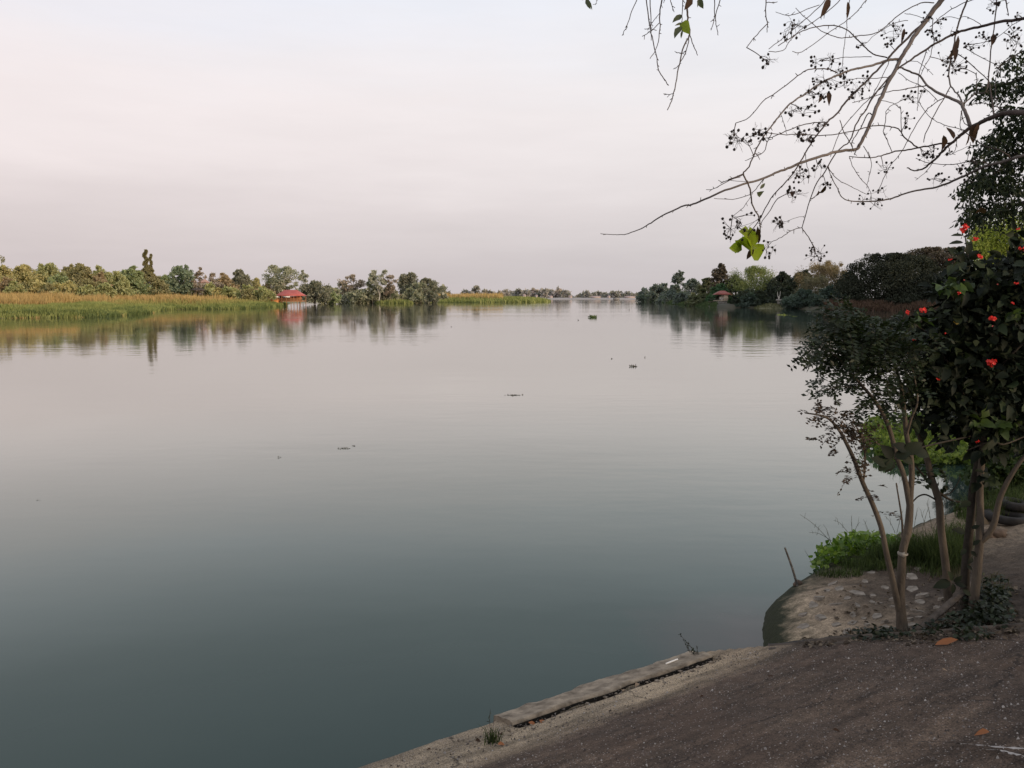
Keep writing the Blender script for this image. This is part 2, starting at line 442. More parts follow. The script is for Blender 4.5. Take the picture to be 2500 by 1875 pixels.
# pale sandy clay towards the water, darker humus inland
t = math_node(nt, 'MULTIPLY_ADD', sp.outputs[0], -.62, 2.48)
t = math_node(nt, 'ADD', t, math_node(nt, 'MULTIPLY_ADD', a.outputs[0], 1.5, -.75), None, True)
path = math_node(nt, 'MULTIPLY_ADD', sp.outputs[1], .55, -3.55, True)
path = math_node(nt, 'MULTIPLY', path, math_node(nt, 'MULTIPLY_ADD', sp.outputs[0], .9, -3.4, True))
t = math_node(nt, 'MAXIMUM', t, math_node(nt, 'MULTIPLY', path, .62))
base = ramp(nt, [(0, (.052, .038, .028)), (.35, (.085, .064, .046)), (.7, (.20, .152, .105)), (1, (.37, .29, .20))]); nt.links.new(t, base.inputs[0])
v1 = ramp(nt, [(.3, (.55,) * 3), (.7, (1.35,) * 3)]); nt.links.new(b.outputs[0], v1.inputs[0])
v2 = ramp(nt, [(.35, (.6,) * 3), (.65, (1.35,) * 3)]); nt.links.new(c.outputs[0], v2.inputs[0])
cc = mixc(nt, 1, mixc(nt, 1, base.outputs[0], v1.outputs[0], 'MULTIPLY'), v2.outputs[0], 'MULTIPLY')
wet = math_node(nt, 'MULTIPLY_ADD', math_node(nt, 'ADD', sp.outputs[2], math_node(nt, 'MULTIPLY_ADD', b.outputs[0], .16, -.08)), -8, 2.35, True)
cc = mixc(nt, wet, cc, mixc(nt, b.outputs[0], (.012, .014, .008), (.03, .034, .016)))
p = nt.nodes.new('ShaderNodeBsdfPrincipled'); nt.links.new(cc, p.inputs['Base Color']); p.inputs['Roughness'].default_value = .9; p.inputs['Specular IOR Level'].default_value = .15
bb = nt.nodes.new('ShaderNodeBump'); bb.inputs['Strength'].default_value = .8; bb.inputs['Distance'].default_value = .03
nt.links.new(math_node(nt, 'ADD', b.outputs[0], math_node(nt, 'MULTIPLY', c.outputs[0], .35)), bb.inputs['Height']); nt.links.new(bb.outputs[0], p.inputs['Normal'])
nt.links.new(p.outputs[0], out.inputs[0]); DIRT = m

# paving region: inland of the edge line, on the camera side of the joint with the mound
J0, J1 = np.array([1.58, 5.88]), np.array([4.6, 4.98]); JD = unit(J1 - J0); JN = np.array([JD[1], -JD[0]])   # JN towards camera
def pave_z(x, y): return .40 + .286 * ((x - E0[0]) * EN[0] + (y - E0[1]) * EN[1])
def near_h(x, y):
    h = rheight(x, y)
    j = (x - J0[0]) * JN[0] + (y - J0[1]) * JN[1]
    pz = pave_z(x, y) - .10
    k = np.clip((j + .25) / .35, 0, 1)
    return h * (1 - k) + np.minimum(h, pz) * k
tag(grid_land('ground', near_h, .6, 14.2, -6, 18, .05, DIRT, zmin=-.25, cut=lambda x, y: (y < 4.2) | (((x - J0[0]) * JN[0] + (y - J0[1]) * JN[1]) > .5)), 'bare dirt mound and path at the water edge', 'ground', kind='structure')
tag(grid_land('right_bank', lambda x, y: rheight(x, y) - np.where(y < 18.2, .05, 0), 6, 560, 17.5, 690, 3.5, RLAND, cut=lambda x, y: x > y * .75 + 90), 'dark wooded river bank on the right', 'river bank', kind='structure')
mb = MB()
xs = np.linspace(-900, 900, 80)
rows = []
for dy, z in ((0, -.6), (3, .4), (14, 1.0), (60, 1.6), (1600, 1.8)):
    rows.append(np.stack([xs * (1 + dy / 800), 735 + dy + 25 * fbm(xs * .01, xs * 0, 5) + 14 * np.sin(xs * .006), np.full(80, z)], 1))
i, j = np.meshgrid(np.arange(79), np.arange(4)); a = (j * 80 + i).ravel()
mb.add(np.concatenate(rows), np.stack([a, a + 1, a + 81, a + 80], 1))
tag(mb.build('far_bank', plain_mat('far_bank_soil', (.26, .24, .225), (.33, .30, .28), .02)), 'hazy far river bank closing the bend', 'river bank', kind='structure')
#@@PAVING
_gx, _gy, _gs = .4, 3.6, .04
_GX, _GY = np.meshgrid(np.arange(_gx, 16, _gs), np.arange(_gy, 17, _gs))
_gj = (_GX - J0[0]) * JN[0] + (_GY - J0[1]) * JN[1]
_GZ = np.where(_gj > .02, pave_z(_GX, _GY), rheight(_GX.ravel(), _GY.ravel()).reshape(_GX.shape))
_ts = np.arange(3.5, 16, .01)
def ground_pt(px, py):
    d = ray(px, py); Q = CAM + d * _ts[:, None]
    i = np.clip(((Q[:, 0] - _gx) / _gs).round().astype(int), 0, _GX.shape[1] - 1); j = np.clip(((Q[:, 1] - _gy) / _gs).round().astype(int), 0, _GX.shape[0] - 1)
    h = _GZ[j, i]; k = np.argmax(Q[:, 2] <= h)
    if Q[k, 2] > h[k]: return at_z(px, py, .4)
    q = Q[k].copy(); q[2] = h[k]; return q

_k = .286; _n = np.array([-_k * EN[0], -_k * EN[1], 1.0])
def _pp(px, py):
    d = ray(px, py); return CAM + d * ((.40 - _k * float(E0 @ EN) - _n @ CAM) / (_n @ d))
GAP0 = float((_pp(1225, 1762)[:2] - E0) @ ED); GAP1 = float((_pp(1690, 1597)[:2] - E0) @ ED)
m, nt, out = new_mat('paving')
tc = nt.nodes.new('ShaderNodeTexCoord'); ob = tc.outputs['Object']; sp = nt.nodes.new('ShaderNodeSeparateXYZ'); nt.links.new(ob, sp.inputs[0])
mpp = nt.nodes.new('ShaderNodeMapping'); mpp.inputs['Scale'].default_value = (.5, 1.6, 1); nt.links.new(ob, mpp.inputs[0])
a = noise(nt, 1.6, 6, .65, mpp.outputs[0]); b = noise(nt, 16, 5, .7, ob); c = noise(nt, 110, 3, .7, ob)
base = ramp(nt, [(.25, (.037, .0265, .0195)), (.5, (.074, .0515, .0375)), (.75, (.122, .086, .060))]); nt.links.new(a.outputs[0], base.inputs[0])
v1 = ramp(nt, [(.3, (.6,) * 3), (.7, (1.35,) * 3)]); nt.links.new(b.outputs[0], v1.inputs[0])
v2 = ramp(nt, [(.38, (.45,) * 3), (.62, (1.5,) * 3)]); nt.links.new(c.outputs[0], v2.inputs[0])
cc = mixc(nt, 1, mixc(nt, 1, base.outputs[0], v1.outputs[0], 'MULTIPLY'), v2.outputs[0], 'MULTIPLY')
r1 = noise(nt, .8, 3, .5, ob); rr = ramp(nt, [(.58, (0,) * 3), (.74, (1,) * 3)]); nt.links.new(r1.outputs[0], rr.inputs[0])
cc = mixc(nt, math_node(nt, 'MULTIPLY', rr.outputs[0], .45), cc, (.085, .05, .032))
# sandy worn band along the broken water edge (local y = distance from the edge)
eb = math_node(nt, 'ADD', math_node(nt, 'MULTIPLY_ADD', sp.outputs[1], -3.6, 2.5), math_node(nt, 'MULTIPLY_ADD', a.outputs[0], 1.5, -.75), None, True)
eb = math_node(nt, 'MULTIPLY', eb, math_node(nt, 'MULTIPLY_ADD', sp.outputs[0], -.5, 2.1, True))
sand = mixc(nt, b.outputs[0], (.20, .152, .10), (.38, .30, .205))
cc = mixc(nt, eb, cc, mixc(nt, 1, sand, v2.outputs[0], 'MULTIPLY'))
# shade painted dark along the gap behind the kerb, long dark drag marks
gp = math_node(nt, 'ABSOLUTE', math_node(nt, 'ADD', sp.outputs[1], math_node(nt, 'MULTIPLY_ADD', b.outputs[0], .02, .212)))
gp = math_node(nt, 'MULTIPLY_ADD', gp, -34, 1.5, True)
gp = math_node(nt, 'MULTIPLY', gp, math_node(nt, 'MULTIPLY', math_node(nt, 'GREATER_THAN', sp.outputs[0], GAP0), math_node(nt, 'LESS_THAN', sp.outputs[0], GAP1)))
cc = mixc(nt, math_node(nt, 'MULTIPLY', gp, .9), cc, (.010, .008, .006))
mps = nt.nodes.new('ShaderNodeMapping'); mps.inputs['Rotation'].default_value = (0, 0, R(-38)); mps.inputs['Scale'].default_value = (.7, 5, 1); nt.links.new(ob, mps.inputs[0])
st_ = noise(nt, 1.5, 5, .65, mps.outputs[0]); sr = ramp(nt, [(.36, (.55,) * 3), (.52, (1.0,) * 3), (.72, (1.3,) * 3)]); nt.links.new(st_.outputs[0], sr.inputs[0])
cc = mixc(nt, 1, cc, sr.outputs[0], 'MULTIPLY')
vc = nt.nodes.new('ShaderNodeTexVoronoi'); vc.feature = 'DISTANCE_TO_EDGE'; vc.inputs['Scale'].default_value = .85
wv = noise(nt, 3, 4, .6, ob); va = nt.nodes.new('ShaderNodeVectorMath'); va.operation = 'MULTIPLY_ADD'; nt.links.new(wv.outputs['Color'], va.inputs[0]); va.inputs[1].default_value = (.35, .35, 0); nt.links.new(ob, va.inputs[2]); nt.links.new(va.outputs[0], vc.inputs['Vector'])
ck = math_node(nt, 'MULTIPLY_ADD', vc.outputs['Distance'], -130, 1.2, True); ck = math_node(nt, 'MULTIPLY', ck, math_node(nt, 'GREATER_THAN', a.outputs[0], .50))
cc = mixc(nt, math_node(nt, 'MULTIPLY', ck, .75), cc, (.012, .009, .007))
ds = noise(nt, .55, 4, .6, ob); dr = ramp(nt, [(.40, (.62, .62, .64)), (.56, (1.0,) * 3), (.7, (1.18, 1.16, 1.12))]); nt.links.new(ds.outputs[0], dr.inputs[0])
cc = mixc(nt, 1, cc, dr.outputs[0], 'MULTIPLY')
# pale grit flecks
vo = nt.nodes.new('ShaderNodeTexVoronoi'); vo.inputs['Scale'].default_value = 60; nt.links.new(ob, vo.inputs['Vector'])
fl = math_node(nt, 'LESS_THAN', vo.outputs['Distance'], .26)
sepc = nt.nodes.new('ShaderNodeSeparateColor'); nt.links.new(vo.outputs['Color'], sepc.inputs[0])
fl = math_node(nt, 'MULTIPLY', fl, math_node(nt, 'GREATER_THAN', sepc.outputs[0], .72))
cc = mixc(nt, math_node(nt, 'MULTIPLY', fl, .8), cc, (.27, .235, .21))
p = nt.nodes.new('ShaderNodeBsdfPrincipled'); nt.links.new(cc, p.inputs['Base Color']); p.inputs['Roughness'].default_value = .85; p.inputs['Specular IOR Level'].default_value = .2
bb = nt.nodes.new('ShaderNodeBump'); bb.inputs['Strength'].default_value = 1; bb.inputs['Distance'].default_value = .012
nt.links.new(math_node(nt, 'ADD', b.outputs[0], math_node(nt, 'MULTIPLY', c.outputs[0], .6)), bb.inputs['Height']); nt.links.new(bb.outputs[0], p.inputs['Normal'])
nt.links.new(p.outputs[0], out.inputs[0]); PAVE = m

EANG = math.atan2(ED[1], ED[0])
def e2w(u, v): return E0 + ED * u + EN * v
# local frame: x along the edge, y inland (towards the camera)
def pave_local(u, v):
    q = e2w(0, 0)[None] + np.outer(u, ED) + np.outer(v, EN)
    return q
_k = .286; _n = np.array([-_k * EN[0], -_k * EN[1], 1.0])
def _pp(px, py):
    d = ray(px, py); return CAM + d * ((.40 - _k * float(E0 @ EN) - _n @ CAM) / (_n @ d))
u0_ = float((_pp(1225, 1762)[:2] - E0) @ ED); u1_ = float((_pp(1690, 1597)[:2] - E0) @ ED)
us = np.arange(-6, 7.6, .05); vs = np.concatenate([[0, .0], np.arange(.04, .4, .02), np.arange(.4, 6.2, .06)])
U, Vv = np.meshgrid(us, vs)
edge = fbm(us * 1.6, us * 0, 31, 5) * .16
edge[us > 1.35] *= .25
fade = np.clip(1 - Vv / .5, 0, 1)
V2 = Vv + edge[None, :] * fade
W = pave_local(U.ravel(), V2.ravel()); z = pave_z(W[:, 0], W[:, 1]).reshape(U.shape)
z = z + fbm(U * 2.2, V2 * 2.2, 41, 4) * .05 * np.clip(Vv, .1, 1) + fbm(U * 9, V2 * 9, 51, 3) * .010
z = z - .055 * np.exp(-((V2 - .222) / .03) ** 2) * ((U > u0_) & (U < u1_)); z[0] = -.3; rowj = ((W[:, 0] - J0[0]) * JN[0] + (W[:, 1] - J0[1]) * JN[1]).reshape(U.shape)
nx = len(us); i, j = np.meshgrid(np.arange(nx - 1), np.arange(len(vs) - 1)); a = (j * nx + i).ravel()
Q = np.stack([a, a + nx, a + nx + 1, a + 1], 1)
keep = (rowj.ravel()[Q].mean(1) > .0) | (U.ravel()[Q].mean(1) < 2.9)
keep &= ~((rowj.ravel()[Q].mean(1) < .0) & (V2.ravel()[Q].mean(1) > .25))
Q = Q[keep]
# store in local coordinates
L = np.stack([U.ravel(), V2.ravel(), z.ravel()], 1); L[:, 1] *= 1
mb = MB(); mb.add(np.stack([L[:, 0], -L[:, 1], L[:, 2]], 1), Q[:, ::1])
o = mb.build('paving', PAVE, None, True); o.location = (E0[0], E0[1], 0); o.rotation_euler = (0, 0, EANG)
tag(o, 'dark gritty paved slope running down to the water', 'paving', kind='structure')

# fix the sign: material uses -y as inland distance
for n_ in PAVE.node_tree.nodes:
    if n_.type == 'MATH' and n_.operation == 'MULTIPLY_ADD' and abs(n_.inputs[1].default_value + 3.6) < 1e-6: n_.inputs[1].default_value = 3.6

def on_pave(px, py, lift=.0):
    d = ray(px, py)
    # plane z = .4+.286*((x-E0).EN)
    k = .286; nrm = np.array([-k * EN[0], -k * EN[1], 1.0]); c0 = .40 - k * float(E0 @ EN)
    t = (c0 - nrm @ CAM) / (nrm @ d)
    q = CAM + d * t; q[2] += lift
    return q

def vrock(mb, us_, v0, v1, h, r, mi=0):
    """a long rough concrete bar in edge coordinates"""
    rows = []
    prof = [(0, -8), (0.0, .75), (.02, .95), (.12, 1.0), (.25, .96), (.4, .92), (.55, 1.0), (.7, .98), (.85, .95), (.95, .85), (1.0, .1), (1.0, -4)]
    for (k, hh) in prof:
        v = v0 + (v1 - v0) * k + fbm(us_ * 4, us_ * 0 + (k > .5) * 7, 61, 5) * .07
        q = pave_local(us_, v); zz = pave_z(q[:, 0], q[:, 1]) + h * hh + (fbm(us_ * 11, us_ * 0 + k * 9, 71, 5) * .028 if hh > .5 else 0)
        rows.append(np.stack([q[:, 0], q[:, 1], zz], 1))
    n = len(us_); i, j = np.meshgrid(np.arange(n - 1), np.arange(len(prof) - 1)); a = (j * n + i).ravel()
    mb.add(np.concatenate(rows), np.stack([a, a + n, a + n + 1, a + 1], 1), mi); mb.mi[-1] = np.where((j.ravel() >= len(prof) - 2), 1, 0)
    for e in (0, n - 1):
        mb.poly([rw[e] for rw in rows])
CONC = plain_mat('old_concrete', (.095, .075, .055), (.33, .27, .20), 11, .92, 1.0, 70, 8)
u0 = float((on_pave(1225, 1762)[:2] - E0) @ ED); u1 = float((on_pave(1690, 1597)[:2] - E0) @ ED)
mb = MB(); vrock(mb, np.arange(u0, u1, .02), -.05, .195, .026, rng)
tag(mb.build('concrete_kerb', [CONC, plain_mat('kerb_gap_shade', (.008, .0065, .005), (.022, .018, .013), 20)]), 'broken pale concrete kerb along the water edge of the paved slope', 'kerb')  # second material paints the gap's shade onto the kerb's inner face
mb = MB()
us_ = np.arange(.42, 3.1, .02)
rows = []
for k, (v, hh) in enumerate([(-.10, -.05), (-.085, .018), (-.04, .03), (.0, .024), (.02, -.03), (.034, -.03), (.05, .012), (.10, .014), (.13, -.04)]):
    q = J0[None] + np.outer(us_, JD) + np.outer(v + fbm(us_ * 2.5, us_ * 0 + k // 5, 81, 4) * .07, JN)
    rows.append(np.stack([q[:, 0], q[:, 1], pave_z(q[:, 0], q[:, 1]) + hh * np.clip((us_ - .42) / .5, .25, 1) + fbm(us_ * 8, us_ * 0 + k, 91, 5) * .016], 1))
n = len(us_); i, j = np.meshgrid(np.arange(n - 1), np.arange(len(rows) - 1)); a = (j * n + i).ravel()
mb.add(np.concatenate(rows), np.stack([a, a + n, a + n + 1, a + 1], 1)); mb.mi[-1] = np.where(np.isin(j.ravel(), (0, 1, 4, 5)), 1, 0)
tag(mb.build('paving_edging', [plain_mat('edging_dark', (.035, .028, .022), (.10, .078, .06), 9, .9, 1, 60), plain_mat('edging_gap_shade', (.007, .006, .005), (.014, .012, .010), 9)], None, True), 'low dark crumbling edging between the paved slope and dirt mound', 'edging')  # second, darker material paints shade into the notch and outer rows

# ------------------------------------------------------------------ trees in the distance
PROF = {   # (height fraction, radius fraction)
    'round':   [(.02, .55), (.22, .9), (.45, 1.0), (.7, .85), (.88, .58), (1.0, .2)],
    'dome':    [(.02, .85), (.2, 1.0), (.45, .95), (.7, .74), (.88, .46), (1, .15)],
    'bush':    [(.0, .75), (.25, 1.0), (.55, .9), (.8, .6), (1.0, .15)],
    'tall':    [(.05, .55), (.3, .9), (.55, 1.0), (.78, .82), (.92, .55), (1.0, .2)],
    'umbrella':[(.62, .25), (.72, .8), (.82, 1.0), (.92, .85), (1.0, .45)],
    'vase':    [(.25, .3), (.5, .75), (.75, 1.0), (.9, .85), (1.0, .5)],
    'conifer': [(.05, .8), (.25, 1.0), (.40, .74), (.52, .42), (.60, .17), (.72, .07), (1.0, .025)],
    'column':  [(.1, .7), (.4, 1.0), (.7, .95), (.9, .6), (1.0, .2)],
    'bamboo':  [(.0, .5), (.3, .75), (.6, 1.0), (.85, .85), (1.0, .35)],
}
def tree(name, label, cat, px, base_py, top_py, wpx, Y, kind, leaf, bark=None, dens=1.0, cl=None, group=None, seed=0, lsize=1.0, trunk=True, clumps=None, lean=0.0, depth=.8):
    r = np.random.default_rng(seed + int(px * 7) + int(Y))
    if group == G1 and px < 664: Y = Y + 40 if px < 330 else max(Y + 52, 242)
    b = at_y(px, base_py, Y); t = at_y(px, top_py, Y); hgt = t[2] - b[2]; rad = wpx * ppm(Y) / 2
    root = empty(name, b, label, cat, group)
    prof = PROF[kind]; hs = [q[0] for q in prof]; rs = [q[1] for q in prof]
    npx_area = (wpx * .41) * (abs(base_py - top_py) * .41) * .7
    ls = Y / 778 * 1.55 * lsize
    nleaf = int(np.clip(npx_area * 7.5 * dens / lsize ** 2, 80, 46000))
    nc = clumps or int(np.clip(npx_area / 9, 16, 260) * (.35 + .65 * min(dens, 1)))
    lob = r.random(7) * 6.28; rag = r.uniform(.74, 1.0, 9)
    u = r.random(nc) ** (.8 if kind != 'conifer' else .6); u = hs[0] + (1 - hs[0]) * u
    an = r.random(nc) * 6.283
    rr = np.interp(u, hs, rs) * (1 + .2 * np.sin(3 * an + lob[0]) + .16 * np.sin(5 * an + lob[1] + u * 6))
    q = np.sqrt(r.random(nc)) * .35 + .6; q[: nc // 4] *= .6
    C = np.stack([np.cos(an) * rr * q * rad + lean * u * hgt, np.sin(an) * rr * q * rad * depth, u * hgt], 1)
    cs = (.22 + .22 * r.random(nc)) * rad * np.clip(np.interp(u, hs, rs), .3 if kind != 'conifer' else .05, 1)
    C[:, 2] = np.minimum(C[:, 2], hgt - cs * .35)
    if kind not in ('conifer', 'umbrella'): C[:, 2] *= np.interp(np.clip(C[:, 0] / (rad + 1e-6), -1, 1), np.linspace(-1, 1, 9), rag / rag[3:6].max())
    if kind == 'conifer':
        C[:, 0] += .05 * rad * np.sin(u * 40)
        cs = cs * .8 + .015 * rad
    # keep the top of the crown where the photo has it
    k = r.integers(0, nc, nleaf)
    off = r.normal(size=(nleaf, 3)); off = unit(off) * (r.random((nleaf, 1)) ** .5)
    flat = .4 if kind in ('conifer', 'umbrella') else (.55 if kind in ('dome', 'vase') else .8)
    if kind == 'bamboo': flat = 1.3
    off *= np.array([1, 1, flat])
    P = C[k] + off * cs[k][:, None]
    P[:, 2] = np.minimum(P[:, 2], hgt)
    D = rand_dirs(nleaf, r, .1); N = rand_dirs(nleaf, r, .9)
    if kind == 'bamboo': D = unit(off * .6 + np.array([0, 0, -.7]) + r.normal(size=(nleaf, 3)) * .3)
    mbl = MB(); leaves4(mbl, P + b, D, N, ls * (.7 + .8 * r.random(nleaf)), ls * (.55 + .5 * r.random(nleaf)) * (.5 if kind == 'bamboo' else 1))
    if dens > .75 and kind not in ('umbrella', 'bamboo', 'conifer'):      # inner boughs close the crown
        kk = r.integers(0, nc, nc * 7); nk = len(kk); o2 = rand_dirs(nk, r) * (r.random((nk, 1)) ** .5) * np.array([1, 1, flat]) * .75
        P2 = C[kk] * np.array([.9, .9, .96]) + o2 * cs[kk][:, None]
        leaves4(mbl, P2 + b, rand_dirs(nk, r), rand_dirs(nk, r, .6), ls * r.uniform(1.6, 3.2, nk), ls * r.uniform(1.2, 2.4, nk))
    mbl.build('crown', leaf, root)
    if trunk:
        bark = bark or BARK_FAR
        mbt = MB(); tr = max(rad * .055, Y / 778 * .28)
        cz = hgt * (.55 if kind not in ('umbrella', 'conifer') else (.8 if kind == 'umbrella' else .97))
        p0 = np.array([0, 0, -.6]); top = np.array([lean * cz, 0, cz])
        mid = top * .5 + np.array([r.normal() * rad * .08, r.normal() * rad * .08, 0])
        path = smoothpath([p0, mid, top], 5)
        mbt.tube(path + b, [tr * 1.25, tr * .9, tr * .45], 6)
        lim = r.choice(nc, min(nc, 14), replace=False)
        for c_ in lim:
            s = r.uniform(.35, .9); st = path[int(s * (len(path) - 1))]
            if C[c_][2] < st[2] * .8: st = path[len(path) // 3]
            mbt.tube(smoothpath([st, st * .45 + C[c_] * .55 + np.array([0, 0, rad * .06]), C[c_]], 3) + b, [tr * .5, tr * .32, tr * .15], 4, cap=False)
        mbt.build('trunk', bark, root)
    return root

# leaf colours: river haze is mixed into the foliage colour, paler and greyer with distance
def lm(n, a, b, **k): return leaf_mat(n, a, b, k.pop('trans', .25), .75, .08, **k)
OLIVE = lm('leaf_olive', (0.384, 0.346, 0.165), (0.510, 0.437, 0.209), clump=.25)
OLIVE2 = lm('leaf_olive_green', (0.317, 0.338, 0.165), (0.443, 0.416, 0.201), clump=.3)
DKOLIVE = lm('leaf_dark_olive', (0.232, 0.224, 0.121), (0.350, 0.301, 0.155), clump=.3)
GREEN = lm('leaf_green', (0.232, 0.289, 0.150), (0.336, 0.356, 0.182), clump=.3)
BLUEG = lm('leaf_blue_green', (0.188, 0.243, 0.165), (0.281, 0.317, 0.213), clump=.3)
BROWN = lm('leaf_brown', (0.332, 0.249, 0.156), (0.410, 0.321, 0.199), clump=.3)
PINK = lm('leaf_rosy', (0.301, 0.245, 0.201), (0.426, 0.347, 0.280), clump=.3)
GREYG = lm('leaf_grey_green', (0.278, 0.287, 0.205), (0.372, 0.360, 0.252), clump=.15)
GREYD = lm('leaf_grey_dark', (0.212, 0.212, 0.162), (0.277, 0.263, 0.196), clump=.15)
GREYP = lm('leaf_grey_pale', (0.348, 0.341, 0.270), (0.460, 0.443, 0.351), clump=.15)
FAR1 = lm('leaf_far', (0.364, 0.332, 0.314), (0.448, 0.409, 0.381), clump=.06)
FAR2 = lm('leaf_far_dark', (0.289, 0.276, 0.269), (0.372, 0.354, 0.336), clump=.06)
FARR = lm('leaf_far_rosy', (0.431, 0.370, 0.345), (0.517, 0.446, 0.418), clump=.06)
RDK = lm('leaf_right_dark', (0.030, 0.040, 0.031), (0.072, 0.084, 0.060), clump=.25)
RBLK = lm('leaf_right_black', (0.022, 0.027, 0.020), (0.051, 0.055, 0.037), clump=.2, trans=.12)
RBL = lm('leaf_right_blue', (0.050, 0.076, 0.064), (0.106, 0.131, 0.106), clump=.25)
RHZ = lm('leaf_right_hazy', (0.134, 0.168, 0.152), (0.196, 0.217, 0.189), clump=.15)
ROL = lm('leaf_right_olive', (0.079, 0.091, 0.054), (0.169, 0.176, 0.101), clump=.25)
RBR = lm('leaf_right_brown', (0.077, 0.064, 0.050), (0.156, 0.128, 0.100), clump=.25)
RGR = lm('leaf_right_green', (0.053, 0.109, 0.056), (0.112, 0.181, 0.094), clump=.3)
BAM = lm('leaf_bamboo', (0.148, 0.181, 0.067), (0.300, 0.324, 0.126), clump=.35)
BAMT = lm('leaf_bamboo_tan', (0.180, 0.135, 0.077), (0.345, 0.265, 0.155), clump=.3)
BAMG = lm('leaf_bamboo_greytan', (0.109, 0.106, 0.071), (0.196, 0.178, 0.115), clump=.3)

T = tree
bt, bu = 'broadleaf_tree', 'bush'
#   name, label, category, px, base, top, width, depth, profile, leaf
G1 = "trees behind the reeds on the left bank"
T('bare_tree', 'sparse twiggy tree rising above the olive trees at the left frame edge', 'tree', -4, 735, 614, 46, 185, 'tall', DKOLIVE, dens=.13, group=G1)
T(bt, 'olive tree cut off by the left frame edge', 'tree', 4, 738, 646, 84, 170, 'round', OLIVE, group=G1)
T(bt, 'low olive tree second from the left frame edge', 'tree', 56, 738, 648, 96, 178, 'round', OLIVE, group=G1)
T(bt, 'broad olive tree with flat top behind the yellowish bush', 'tree', 120, 738, 641, 92, 184, 'round', OLIVE2, group=G1)
T(bt, 'small dark round tree peeping out behind olive crowns', 'tree', 176, 738, 645, 52, 195, 'round', DKOLIVE, group=G1)
T(bt, 'dark brownish green tree in the middle of the olive grove', 'tree', 206, 738, 643, 84, 176, 'round', DKOLIVE, group=G1)
T(bt, 'olive tree right of the brownish green one, sloping crown', 'tree', 252, 738, 650, 74, 180, 'round', OLIVE2, group=G1)
T(bt, 'grey green rounded tree in front of the olive grove', 'tree', 152, 738, 671, 84, 160, 'dome', GREEN, group=G1)
T(bu, 'yellowish olive bush standing behind the orange reeds', 'bush', 86, 739, 679, 62, 152, 'bush', OLIVE, group=G1)
T(bu, 'rusty brown bush at the left edge above the reeds', 'bush', 22, 740, 676, 60, 150, 'bush', BROWN, group=G1)
T(bt, 'dark reddish brown tree with narrow crown above the reeds', 'tree', 248, 739, 662, 44, 158, 'round', BROWN, group=G1)
T(bu, 'low olive bush between the reddish tree and the conifer', 'bush', 288, 739, 664, 70, 172, 'bush', OLIVE2, group=G1)
T(bu, 'squat yellow green bush in front of the grey green tree', 'bush', 165, 739, 694, 56, 148, 'bush', OLIVE, group=G1)
T(bu, 'olive scrub bush low behind the reeds under the reddish tree', 'bush', 212, 739, 697, 66, 150, 'bush', OLIVE2, group=G1)
T(bt, 'dark green dense tree just left of the tall conifer', 'tree', 322, 739, 651, 74, 184, 'round', GREEN, group=G1)
T(bu, 'brown green scrub bush at the foot of the conifer', 'bush', 352, 739, 694, 60, 189, 'bush', OLIVE2, group=G1)
T('conifer_tree', 'tall pointed conifer, highest tree on the left bank', 'tree', 361, 739, 611, 108, 185, 'conifer', DKOLIVE, BARK_PALE, dens=1.1, lsize=.75, clumps=210, group=G1)
T('conifer_tree', 'smaller pointed conifer tip right behind the tall one', 'tree', 373, 739, 622, 60, 191, 'conifer', DKOLIVE, dens=.5, lsize=.75, clumps=90, group=G1)
T(bt, 'low green tree on the right slope of the conifer', 'tree', 400, 739, 667, 58, 240, 'round', GREEN, group=G1)
T(bt, 'blue green fluffy tree between the conifer and the pale house', 'tree', 447, 739, 649, 68, 178, 'tall', BLUEG, dens=.85, group=G1)
T(bt, 'rosy sparse tree standing over the pale house', 'tree', 488, 739, 652, 40, 190, 'tall', PINK, dens=.5, group=G1)
T(bt, 'pinkish brown bare looking tree right of the pale house', 'tree', 525, 739, 668, 56, 196, 'round', PINK, dens=.6, group=G1)
T(bt, 'brown leafed tree left of the dark peaked tree', 'tree', 551, 739, 667, 58, 204, 'round', BROWN, dens=.8, group=G1)
T(bt, 'dark green peaked tree left of the red roofed house', 'tree', 587, 738, 659, 56, 206, 'tall', GREYD, group=G1)
T(bt, 'dark broad tree behind the green bushes near the red roof', 'tree', 596, 738, 676, 84, 214, 'dome', DKOLIVE, group=G1)
T(bt, 'small olive tree right of the dark broad tree', 'tree', 626, 738, 679, 34, 216, 'round', OLIVE, dens=.8, group=G1)
T(bu, 'dark green low bush beside the shed, left one', 'bush', 556, 740, 696, 40, 190, 'bush', GREEN, group=G1)
T(bu, 'bright green rounded bush left of the shed', 'bush', 606, 740, 693, 44, 196, 'bush', OLIVE2, group=G1)
T(bu, 'brownish bush right of the shed', 'bush', 655, 739, 706, 40, 236, 'bush', BROWN, dens=.8, group=G1)
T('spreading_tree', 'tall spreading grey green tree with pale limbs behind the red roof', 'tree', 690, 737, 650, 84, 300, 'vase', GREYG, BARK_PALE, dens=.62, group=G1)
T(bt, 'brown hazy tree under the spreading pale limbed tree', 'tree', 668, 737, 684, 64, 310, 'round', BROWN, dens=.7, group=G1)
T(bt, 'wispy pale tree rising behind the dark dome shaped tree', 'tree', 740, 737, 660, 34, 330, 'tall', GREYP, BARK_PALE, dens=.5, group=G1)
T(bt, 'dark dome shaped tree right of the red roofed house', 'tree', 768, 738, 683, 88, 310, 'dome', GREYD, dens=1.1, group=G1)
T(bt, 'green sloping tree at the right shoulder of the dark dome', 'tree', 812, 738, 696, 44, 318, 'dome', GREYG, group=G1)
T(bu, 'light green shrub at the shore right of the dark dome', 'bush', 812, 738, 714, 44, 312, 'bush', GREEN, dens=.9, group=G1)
T(bt, 'grey leafless brush tree low beside the rosy tree', 'tree', 838, 737, 690, 56, 350, 'bush', GREYP, dens=.5, group=G1)
